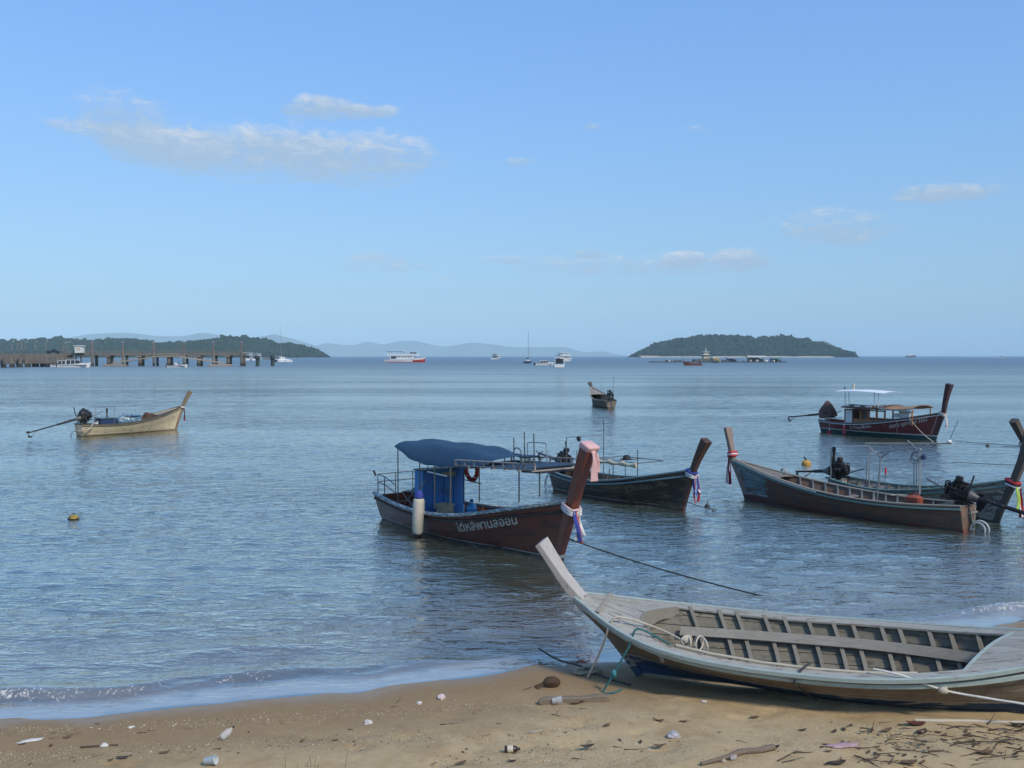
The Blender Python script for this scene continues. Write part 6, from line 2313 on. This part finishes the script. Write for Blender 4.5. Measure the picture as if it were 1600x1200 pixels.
    def hut(label, x0, x1, top, wall, roof, pitch, col_mat):
        r = empty('raft_hut', ((X(x0) + X(x1)) / 2, D + 3, .8))
        tag(r, label, 'hut', 'huts on the fish farm')
        w = X(x1) - X(x0)
        h = CAMH - (top - HORIZON) / FPX * D - .8
        for sx in (-1, 1):
            for sy in (-2, 2):
                MB().tube([(sx * w * .45, sy, 0), (sx * w * .45, sy, h)], .12, 5).build('post', col_mat, r)
        MB().box((-w * .12, .6, h * .42), (w * .62, 2.6, h * .82)).build('wall', wall, r)
        MB().box((w * .30, .6, h * .3), (w * .25, 2.0, h * .55)).build('wall', window_dark, r)
        for s in (-1, 1):
            MB().box((0, s * 1.45, h + .22), (w * 1.08, 3.0, .14), (s * -pitch, 0, 0)).build('roof', roof, r)
        return r
    hut('grey hut with blue tarpaulin walls on the fish farm', 1137, 1153, 559.5, M('blue_tarp_wall', (.12, .16, .34), .7, .3, 1, 0), M('grey_tin_roof', (.30, .32, .34), .7, .2, .6, 0), .15, grey_wood)
    hut('largest fish farm hut with pale tin roof', 1169, 1196, 557.5, M('khaki_wall', (.16, .15, .10), .8, .3, .6, 0), M('pale_tin_roof', (.52, .50, .44), .7, .2, .6, 0), .22, grey_wood)
    hut('green hut at the right end of the fish farm', 1206, 1221, 559.5, M('green_wall', (.03, .12, .10), .7, .3, .6, 0), M('green_roof', (.05, .20, .17), .7, .2, .6, 0), .10, dark_pipe)
    nt = empty('net_pile', (X(1119), D + 2, .7))
    tag(nt, 'tan heap of nets under a pale sheet on the fish farm', 'net')
    MB().blob((0, 0, 1.0), (2.6, 2.0, 1.8), 3, .4, 1.5, 4).build('net', M('tan_net', (.30, .24, .12), .9, .3, 2), nt)
    MB().blob((-.6, -.2, 2.4), (1.6, 1.3, .4), 2, .3, 1.5, 6).build('sheet', white_paint, nt)
    tr = craft('work_boat', 'cream fishing vessel with a tall wheelhouse behind the fish farm', 1098, 566.2, rad(8))
    hull_loft(13, 4.4, 2.3, M('grey_green_hull', (.10, .12, .11), .6), tr, bow=.5)
    MB().box((1.8, 0, 3.4), (3.6, 3.4, 2.9), bev=.1).build('wheelhouse', cream_paint, tr)
    MB().box((1.8, 0, 4.1), (3.65, 3.45, .6)).build('window', window_dark, tr)
    MB().box((1.8, 0, 4.95), (4.6, 4.2, .35)).build('deck', gel_white, tr)
    MB().box((1.9, 0, 5.8), (3.0, 2.6, 1.4), bev=.1).build('upper_cabin', cream_paint, tr)
    MB().box((1.9, 0, 6.0), (3.05, 2.65, .5)).build('window', window_dark, tr)
    MB().box((1.9, 0, 6.7), (4.0, 3.4, .3)).build('roof', gel_white, tr)
    MB().tube([(2.2, 0, 6.8), (2.0, 0, 9.4)], .14, 5).box((2.05, 0, 8.2), (1.0, .15, .15)).build('mast', gel_white, tr)
    rl = craft('work_boat', 'red brown wooden boat in front of the fish farm', 1083, 571.2, rad(180 - 6))
    rr = []
    hull_loft(7.6, 2.2, .95, M('red_brown_wood', (.22, .07, .045), .7, .3, 1), rl, bow=.9)
    MB().box((-.2, 0, .98), (5.2, 1.6, .10)).build('well', dark_paint, rl)
    MB().tube([(3.9, 0, 1.3), (4.3, 0, 2.6)], .13, 6).build('prow', M('red_brown_wood', (0, 0, 0)), rl)
    MB().box((-2.9, 0, 1.25), (.8, .6, .7), bev=.1).build('engine', dark_paint, rl)
    # floats near the beach
    p = at_z(115, 811)
    b = empty('mooring_buoy', p)
    tag(b, 'weedy yellow mooring buoy alone on the left', 'buoy')
    MB().lathe([(.02, -.10), (.10, -.07), (.13, .0), (.115, .06), (.07, .10), (.03, .11)], 18).build('float', M('weedy_yellow_plastic', (.38, .26, .04), .6, .25, 6, .2, wear=(.05, .05, .02), wear_amt=.48, wear_scale=6), b)
    MB().torus((0, 0, .125), .03, .009, 'y', 12, 5).build('ring', dark_paint, b)
    MB().torus((0, 0, .015), .133, .012, 'z', 20, 5).build('band', dark_paint, b)
    p = at_z(1260, 726)
    b = empty('mooring_buoy', p)
    tag(b, 'orange yellow mooring buoy behind the open ribbed boat', 'buoy')
    MB().lathe([(.03, -.14), (.15, -.09), (.19, .0), (.17, .10), (.10, .16), (.04, .18)], 18).build('float', M('orange_yellow_plastic', (.52, .30, .06), .6, .2, 5), b)
    MB().tube([(.0, 0, .17), (-.10, -.05, .30)], .03, 6).build('spindle', dark_paint, b)
    for px, py, lab in ((1543, 697, 'tiny dark float on the water right of the maroon boat'), (1105, 792, 'tiny dark float on the mooring rope of the black hulled boat')):
        p = at_z(px, py)
        b = empty('small_float', p)
        tag(b, lab, 'float')
        MB().lathe([(.02, -.05), (.07, -.03), (.08, .02), (.05, .07), (.02, .08)], 12).build('body', dark_paint, b)
        MB().tube([(0, 0, .07), (.02, 0, .18)], .012, 5).build('stick', dark_paint, b)
    for (a, bb, lab) in ((((1490, 689), (1610, 697), 'thin dark line stretched over the water beside the maroon boat')), (((1490, 722), (1610, 727), 'thin dark line on the water behind the right hand boats'))):
        pts = sag(at_z(a[0], a[1], .06), at_z(bb[0], bb[1], .05), .02, 14)
        rope('mooring_rope', pts, .014, rope_dark, lab, group='mooring ropes')


build_pier()
build_far_craft()


# ------------------------------------------------------------------ things lying on the beach
def on_beach(o, px, py, lift=0.0, rot=(0, 0, 0)):
    p = on_sand(px, py)
    o.location = (p.x, p.y, p.z + lift)
    o.rotation_euler = rot
    return o


def twig_mesh(rng, L, r):
    pts = [Vector((0, 0, 0))]
    a = 0.0
    n = 7
    for i in range(n):
        a += rng.uniform(-.38, .38)
        pts.append(pts[-1] + Vector((L / n * math.cos(a), L / n * math.sin(a), rng.uniform(-.10, .12) * L / n)))
    mb = MB().tube(pts, lambda u: r * (1 - .65 * u), 5)
    if rng.random() < .7:
        k = rng.randrange(2, 6)
        b = a + rng.choice((-1, 1)) * rng.uniform(.5, 1.1)
        mb.tube([pts[k], pts[k] + Vector((L * .16 * math.cos(b), L * .16 * math.sin(b), L * .05)), pts[k] + Vector((L * .27 * math.cos(b), L * .30 * math.sin(b), L * .02))], r * .55, 4, r2=r * .2)
    lo = min(p[2] for p in mb.v)
    mb.v = [(x, y, z - lo * .6) for x, y, z in mb.v]
    return mb.mesh('twig', 60)


def leaf_mesh(rng, L):
    mb = MB()
    n = 7
    curl = rng.uniform(.2, .9)
    rows = []
    for i in range(n + 1):
        u = i / n
        w = L * .23 * math.sin(PI * min(1, u * .97 + .02)) ** .8
        z = L * .22 * curl * (2 * u - 1) ** 2
        e = w * .45 * curl
        rows.append([Vector((L * (u - .5), -w, z + e + rng.uniform(0, .1) * w)), Vector((L * (u - .5), 0, z)), Vector((L * (u - .5), w, z + e * .8))])
    rings = [r + [p + Vector((0, 0, .0015)) for p in reversed(r)] for r in rows]
    return mb.loft(rings).mesh('leaf', 60)


def build_debris():
    rng = random.Random(21)
    bark = M('wet_bark', (.075, .052, .035), .85, .35, 20, .5)
    drift = M('grey_driftwood', (.20, .155, .11), .85, .3, 10, .5, (1, 6, 6), grain=.3)
    dead = M('dead_leaf_brown', (.14, .085, .045), .8, .35, 12, .3)
    dead2 = M('dead_leaf_dark', (.065, .045, .03), .8, .35, 12, .3)
    pale = M('bleached_twig', (.36, .30, .22), .85, .25, 12, .3)
    twigs = [twig_mesh(rng, 1.0, .022) for _ in range(7)]
    leaves = [leaf_mesh(rng, 1.0) for _ in range(6)]
    for m_ in twigs:
        m_.materials.append(bark)
    for m_ in leaves:
        m_.materials.append(dead)
    tw2 = []
    for m_ in twigs[:3]:
        c = m_.copy()
        c.materials.clear()
        c.materials.append(pale)
        tw2.append(c)
    lf2 = []
    for m_ in leaves[:3]:
        c = m_.copy()
        c.materials.clear()
        c.materials.append(dead2)
        lf2.append(c)

    def put(me, name, label, cat, group, px, py, s, rz, lift=.004):
        o = link_mesh(name, me)
        on_beach(o, px, py, lift, (rng.uniform(-.12, .12), rng.uniform(-.12, .12), rz))
        o.scale = (s, s, s)
        tag(o, label, cat, group)
    # named twigs where the photograph shows them
    for px, py, s, rz in ((215, 1146, .22, .1), (230, 1142, .16, .3), (105, 1149, .14, -.2), (612, 1105, .22, .1), (620, 1098, .16, 1.2), (688, 1133, .30, .05), (775, 1131, .16, .2), (818, 1078, .20, .12),
                          (905, 1108, .16, .05), (862, 1117, .20, -.2), (870, 1114, .12, 1.3), (945, 1132, .10, 1.0), (1025, 1128, .13, .3), (1068, 1129, .11, .0), (958, 1167, .22, -.1), (975, 1172, .26, -.05),
                          (1150, 1158, .16, -.5), (893, 1186, .24, .05), (1185, 1128, .10, .6), (1215, 1190, .35, .4), (1240, 1178, .40, .25), (1222, 1192, .25, .0), (1335, 1182, .40, -.6), (1385, 1160, .30, .7),
                          (1392, 1151, .16, 1.0), (1400, 1172, .34, .2), (1450, 1176, .45, .12), (1440, 1185, .35, .5), (1490, 1162, .40, .45), (1505, 1150, .5, .05), (1520, 1168, .4, .35), (1470, 1150, .3, .0),
                          (1545, 1142, .4, .1), (1570, 1152, .3, -.4), (1585, 1145, .35, .2), (1590, 1175, .3, .1), (1500, 1184, .4, .1), (1525, 1190, .3, .4), (1405, 1140, .28, .1), (1560, 1160, .5, .08), (1480, 1140, .4, .15)):
        right = px > 1200
        put(rng.choice(twigs), 'twig', 'thin dark twig in the litter drift at the lower right' if right else 'thin dark twig lying alone on the open sand', 'twig', 'twigs on the beach', px, py, s, rz)
    for k in range(105):
        px = rng.uniform(1330, 1610)
        py = 1129 + (px - 1330) / 270 * 4 + rng.random() ** 1.2 * 66
        put(rng.choice(twigs + tw2), 'twig', 'thin dark twig in the litter drift at the lower right', 'twig', 'twigs on the beach', px, py, rng.uniform(.08, .30), rng.uniform(-.7, .9))
    for k in range(58):
        q = rng.random()
        px = rng.uniform(10, 930)
        py = (1152 - .055 * px if q < .55 else 1186 - .045 * px) + rng.gauss(0, 3.2)
        put(rng.choice(twigs + tw2), 'twig', 'thin dark twig lying alone on the open sand', 'twig', 'twigs on the beach', px, py, rng.uniform(.03, .13), rng.uniform(-.8, .8))
    for px, py, s, rz in ((152, 1131, .07, .3), (35, 1163, .09, .6), (192, 1185, .14, 0), (257, 1177, .12, .2), (105, 1153, .10, .1), (948, 1134, .13, 1.0), (1030, 1127, .13, .2), (1068, 1128, .10, .1),
                          (1179, 1121, .12, .1), (804, 1176, .10, 1.4), (720, 1193, .14, .5), (918, 1168, .16, .05), (1030, 1167, .16, .2), (1254, 1142, .10, .1), (1204, 1172, .2, .1), (1308, 1194, .2, .3),
                          (1420, 1192, .22, .4), (1440, 1145, .2, .8), (1385, 1142, .14, .3), (900, 1100, .18, .2), (910, 1097, .14, 1.2), (800, 1190, .1, .1), (1540, 1178, .2, .4), (1590, 1135, .2, 0)):
        right = px > 1200
        put(rng.choice(leaves + lf2), 'dry_leaf', 'curled brown leaf in the litter drift at the lower right' if right else 'curled brown leaf lying on the open sand', 'leaf', 'dry leaves on the beach', px, py, s, rz)
    for k in range(85):
        px = rng.uniform(1280, 1610)
        py = 1130 + rng.random() ** 1.1 * 68
        put(rng.choice(leaves + lf2), 'dry_leaf', 'curled brown leaf in the litter drift at the lower right', 'leaf', 'dry leaves on the beach', px, py, rng.uniform(.025, .095), rng.uniform(0, 6))
    for k in range(30):
        px = rng.uniform(10, 1200)
        py = 1190 - .05 * px + rng.gauss(0, 14)
        if py > 1100 or px < 900:
            put(rng.choice(leaves + lf2), 'dry_leaf', 'curled brown leaf lying on the open sand', 'leaf', 'dry leaves on the beach', px, py, rng.uniform(.03, .08), rng.uniform(0, 6))
    # red leaf by the boat's keel
    lr = leaf_mesh(rng, 1.0)
    lr.materials.append(M('rusty_red_leaf', (.13, .038, .022), .85, .4, 14, .4))
    o = link_mesh('dry_leaf', lr)
    on_beach(o, 1430, 1134, .01, (0, .1, .15))
    o.scale = (.24, .30, .35)
    tag(o, 'large rust red leaf under the beached boat', 'leaf', 'dry leaves on the beach')
    # squared driftwood beam with a clear cup beside it
    a, b = on_sand(842, 1101), on_sand(950, 1094)
    d = (b - a).normalized()
    n = Vector((-d.y, d.x, 0))
    rr = []
    for i in range(15):
        u = i / 14
        c = a.lerp(b, u) + Vector((0, 0, .030 + .006 * math.sin(u * 9)))
        k = 1 + .10 * math.sin(u * 17) + .05 * math.sin(u * 41)
        w, h = .045 * k * (.8 if u < .1 else 1), .042 * k * (.55 if u < .06 else 1)
        rr.append(chamfer_ring(c + n * .01 * math.sin(u * 5), n, (0, 0, 1), w, h, .012))
    tag(MB().loft(rr).build('driftwood_beam', drift), 'squared driftwood beam lying on the sand beside the boat ropes', 'driftwood')
    clear = bpy.data.materials.new('clear_plastic')
    clear.use_nodes = True
    bs = clear.node_tree.nodes['Principled BSDF']
    bs.inputs['Base Color'].default_value = (.80, .80, .78, 1)
    bs.inputs['Roughness'].default_value = .22
    bs.inputs['Alpha'].default_value = .30
    cup_prof = [(.030, 0), (.034, .004), (.045, .115), (.048, .118), (.0455, .119), (.043, .113), (.032, .008), (.001, .006)]

    def cup(px, py, label, rot, mat):
        r = empty('plastic_cup', (0, 0, 0))
        on_beach(r, px, py, .044, rot)
        tag(r, label, 'cup')
        MB().lathe(cup_prof, 20).build('cup_body', mat, r, 60)
        MB().torus((0, 0, .118), .047, .003, 'z', 22, 5).build('rim', mat, r, 60)
    cup(862, 1101, 'clear plastic cup lying against the driftwood beam', (0, rad(84), rad(4)), clear)
    cup(320, 1196, 'pale printed plastic cup at the bottom edge left of centre', (0, rad(80), rad(-8)), M('milky_plastic', (.55, .60, .60), .4, .2, 12, 0))
    # swollen clear bottle on the left
    r = empty('plastic_bottle', (0, 0, 0))
    on_beach(r, 346, 1158, .035, (0, rad(52), rad(25)))
    tag(r, 'empty clear plastic bottle on the sand at the left', 'bottle')
    r.scale = (.8, .8, .8)
    MB().lathe([(.03, 0), (.045, .01), (.05, .05), (.047, .08), (.05, .11), (.03, .15), (.014, .17), (.014, .19)], 18).build('bottle_body', clear, r, 60)
    MB().lathe([(.016, .188), (.016, .21), (.01, .212)], 12).build('cap', dark_paint, r)
    # dark bottle with a label
    r = empty('glass_bottle', (0, 0, 0))
    on_beach(r, 788, 1175, .03, (0, rad(90), rad(2)))
    tag(r, 'small dark bottle with a cream label at the bottom centre', 'bottle')
    MB().lathe([(.02, 0), (.034, .004), (.035, .10), (.028, .125), (.014, .14), (.014, .158), (.016, .160)], 18).build('bottle_body', M('dark_brown_glass', (.03, .016, .008), .15, .1, 4, 0, spec=.6), r, 60)
    MB().lathe([(.0357, .03), (.0362, .031), (.0362, .088), (.0357, .089)], 18).build('label_band', M('cream_label', (.55, .48, .36), .7, .15, 30, 0), r, 60)
    # coconut husk with torn fibres
    r = empty('coconut_husk', (0, 0, 0))
    on_beach(r, 862, 1073, .05, (0, 0, .2))
    tag(r, 'brown fibrous coconut husk near the water line', 'coconut')
    hk = M('husk_brown', (.085, .052, .03), .95, .35, 14, .9, (1, 5, 5))
    MB().blob((0, 0, .012), (.11, .075, .066), 3, .25, 2.2, 3).build('husk', hk, r, 60)
    for k in range(16):
        an = PI + rng.uniform(-.7, .7)
        MB().tube([(-.08, rng.uniform(-.04, .04), rng.uniform(-.02, .03)), (-.08 + .09 * math.cos(an), .09 * math.sin(an), -.02), (-.08 + .14 * math.cos(an), .15 * math.sin(an), -.045)], .004, 4).build('fibre', hk, r, 60)
    # litter
    foam = M('white_foam', (.58, .56, .52), .7, .1, 8, .2)

    def chip(px, py, s, label, mat, seed, name='foam_chip', cat='litter'):
        o = MB().blob((0, 0, s[2] * .5), s, 3, .5, 1.8, seed).build(name, mat, None, 50)
        on_beach(o, px, py, 0, (0, 0, rng.uniform(0, 1)))
        tag(o, label, cat)
    chip(163, 1168, (.042, .03, .03), 'white foam lump lying across a stick at the left', foam, 3)
    chip(48, 1158, (.13, .04, .012), 'flat white plastic scrap near the left edge', foam, 5, 'plastic_scrap')
    chip(205, 1137, (.04, .025, .012), 'tiny white plastic scrap left of the clear bottle', foam, 6, 'plastic_scrap')
    chip(575, 1131, (.045, .035, .03), 'pale crumpled wrapper on the wet sand in the middle', M('pale_wrapper', (.56, .52, .50), .5, .2, 20, .4), 8, 'plastic_wrapper')
    chip(690, 1092, (.045, .035, .04), 'pink and white crumpled wrapper on the tide line', M('pink_white_wrapper', (.62, .48, .50), .4, .2, 20, .4, wear=(.70, .68, .66), wear_amt=.5), 9, 'plastic_wrapper')
    chip(655, 1100, (.03, .02, .02), 'small pale shell on the tide line', foam, 10, 'shell', 'shell')
    chip(1052, 1152, (.065, .045, .04), 'crumpled lilac grey plastic bag right of centre', M('lilac_plastic', (.36, .34, .36), .35, .2, 12, .4, wear=(.12, .10, .10), wear_amt=.4), 12, 'plastic_bag')
    chip(1320, 1167, (.16, .045, .025), 'pink plastic strip in the litter at the lower right', M('pink_plastic', (.40, .27, .28), .5, .25, 10, .3), 14, 'plastic_strip')
    chip(1100, 1097, (.035, .03, .012), 'white paper scrap under the beached boat', foam, 15, 'paper_scrap')
    chip(835, 1145, (.11, .03, .02), 'bleached pale strip of palm stem on the sand', pale, 16, 'palm_strip')
    chip(1130, 1190, (.03, .025, .02), 'pale pebble at the bottom right of centre', M('pale_pebble', (.42, .38, .32), .8), 17, 'pebble', 'stone')
    chip(1145, 1186, (.045, .04, .03), 'round grey pebble beside the long branch', M('grey_pebble', (.32, .29, .25), .8), 18, 'pebble', 'stone')
    # the stick under the foam and the long branch at the bottom
    rope('stick', [on_sand(x, y) + Vector((0, 0, .012)) for x, y in ((126, 1169), (145, 1168), (165, 1167), (184, 1166))], .011, bark, 'straight dark stick under the white foam lump', 'stick', seg=6)
    pts = [on_sand(x, y) + Vector((0, 0, .03)) for x, y in ((1095, 1198), (1115, 1193), (1140, 1186), (1160, 1179), (1185, 1177), (1208, 1172))]
    tag(MB().tube(smooth_path(pts, 5), lambda u: .016 + .022 * u * (1 - .2 * math.sin(u * 9)), 8).build('branch', drift, None, 60), 'long bare branch at the bottom edge right of centre', 'branch')
    # rope tangle and line at the water's edge
    k = on_sand(918, 1052)
    mb = MB()
    for j in range(5):
        pts = []
        ph = rng.uniform(0, 6)
        for i in range(24):
            u = i / 23 * 2 * PI * 1.3
            pts.append(k + Vector((.17 * math.cos(u + ph) * rng.uniform(.8, 1.1), .12 * math.sin(u * 1.1 + ph) * rng.uniform(.7, 1.1), .025 + .03 * rng.random())))
        mb.tube(smooth_path(pts, 2), .010, 5)
    tag(mb.build('rope_tangle', M('sandy_rope', (.34, .29, .20), .9, .3, 30, .5), None, 60), 'sandy tangle of old rope at the water line beside the bow', 'rope', 'ropes on the beached boat')
    rope('shore_line', smooth_path([at_z(842, 1013, .10), at_z(870, 1030, .09), on_sand(905, 1047) + Vector((0, 0, .06)), on_sand(925, 1053) + Vector((0, 0, .03)), on_sand(950, 1062) + Vector((0, 0, .02)), on_sand(985, 1072) + Vector((0, 0, .015))], 6),
         .013, rope_dark, 'dark line running from the water to the rope tangle on the sand', group='ropes on the beached boat')
    # shells and grit, far too many to count
    V, F = [], []
    bands = [(1146, -.055, 4.5, 900), (1184, -.050, 7, 1100), (1176, 0.0, 16, 1300), (1160, 0.0, 14, 700)]
    mbw, mbd = MB(), MB()
    for y0, sl, sg, cnt in bands:
        for _ in range(cnt):
            if sl:
                px = rng.uniform(0, 940)
                py = y0 + sl * px + rng.gauss(0, sg)
            elif cnt > 1000:
                px = rng.uniform(680, 1250)
                py = y0 - .03 * (px - 900) + rng.gauss(0, sg)
            else:
                px = rng.uniform(1150, 1600)
                py = y0 + rng.gauss(0, sg)
            if py > 1210 or py < 1085:
                continue
            p = on_sand_fast(px, py)
            s = rng.uniform(.003, .009) * (1.7 if rng.random() < .06 else 1)
            a = rng.uniform(0, 6.3)
            ca, sa = math.cos(a) * s, math.sin(a) * s
            h = s * rng.uniform(.3, .9)
            base = [(p.x + ca, p.y + sa, p.z), (p.x - sa, p.y + ca, p.z), (p.x - ca, p.y - sa * .8, p.z), (p.x + sa, p.y - ca, p.z), (p.x + .2 * ca, p.y + .2 * sa, p.z + h)]
            (mbw if rng.random() < .58 else mbd).add(base, [(0, 1, 4), (1, 2, 4), (2, 3, 4), (3, 0, 4)])
    for mb, nm, mt, lab in ((mbw, 'shell_grit', M('shell_white', (.47, .41, .31), .8, .3, 60, 0), 'pale broken shell grit scattered over the upper beach'),
                            (mbd, 'dark_grit', M('dark_grit', (.11, .078, .05), .85, .3, 60, 0), 'dark bits of bark and seed scattered over the upper beach')):
        me = bpy.data.meshes.new(nm)
        me.from_pydata(mb.v, [], mb.f)
        tag(link_mesh(nm, me, mt), lab, 'grit', kind='stuff')
    # sparse dry grass blades at the bottom edge
    dry = M('dry_grass', (.20, .17, .09), .8, .2, 20, 0)
    for px, py, h, lean in ((446, 1203, .17, .0), (480, 1203, .12, .4), (486, 1204, .15, -.2), (492, 1204, .13, .1), (540, 1204, .22, .22), (466, 1200, .07, -.9), (497, 1200, .09, .6)):
        p = on_sand(px, min(py, 1199))
        rr = []
        for i in range(7):
            u = i / 6
            c = p + Vector((lean * h * u * u, .02 * u, h * u))
            w = .0035 * (1 - u) + .0006
            rr.append([c + Vector((w, 0, 0)), c + Vector((0, w * .5, 0)), c + Vector((-w, 0, 0)), c + Vector((0, -w * .5, 0))])
        tag(MB().loft(rr).build('grass_blade', dry, None, 60), 'thin dry grass blade at the bottom edge left of centre', 'grass', 'grass blades at the bottom edge')


def on_sand_fast(px, py):
    z = .12
    for _ in range(3):
        p = at_z(px, py, z)
        z = sand_z(p.x, p.y)
    p = at_z(px, py, z)
    return p


build_debris()
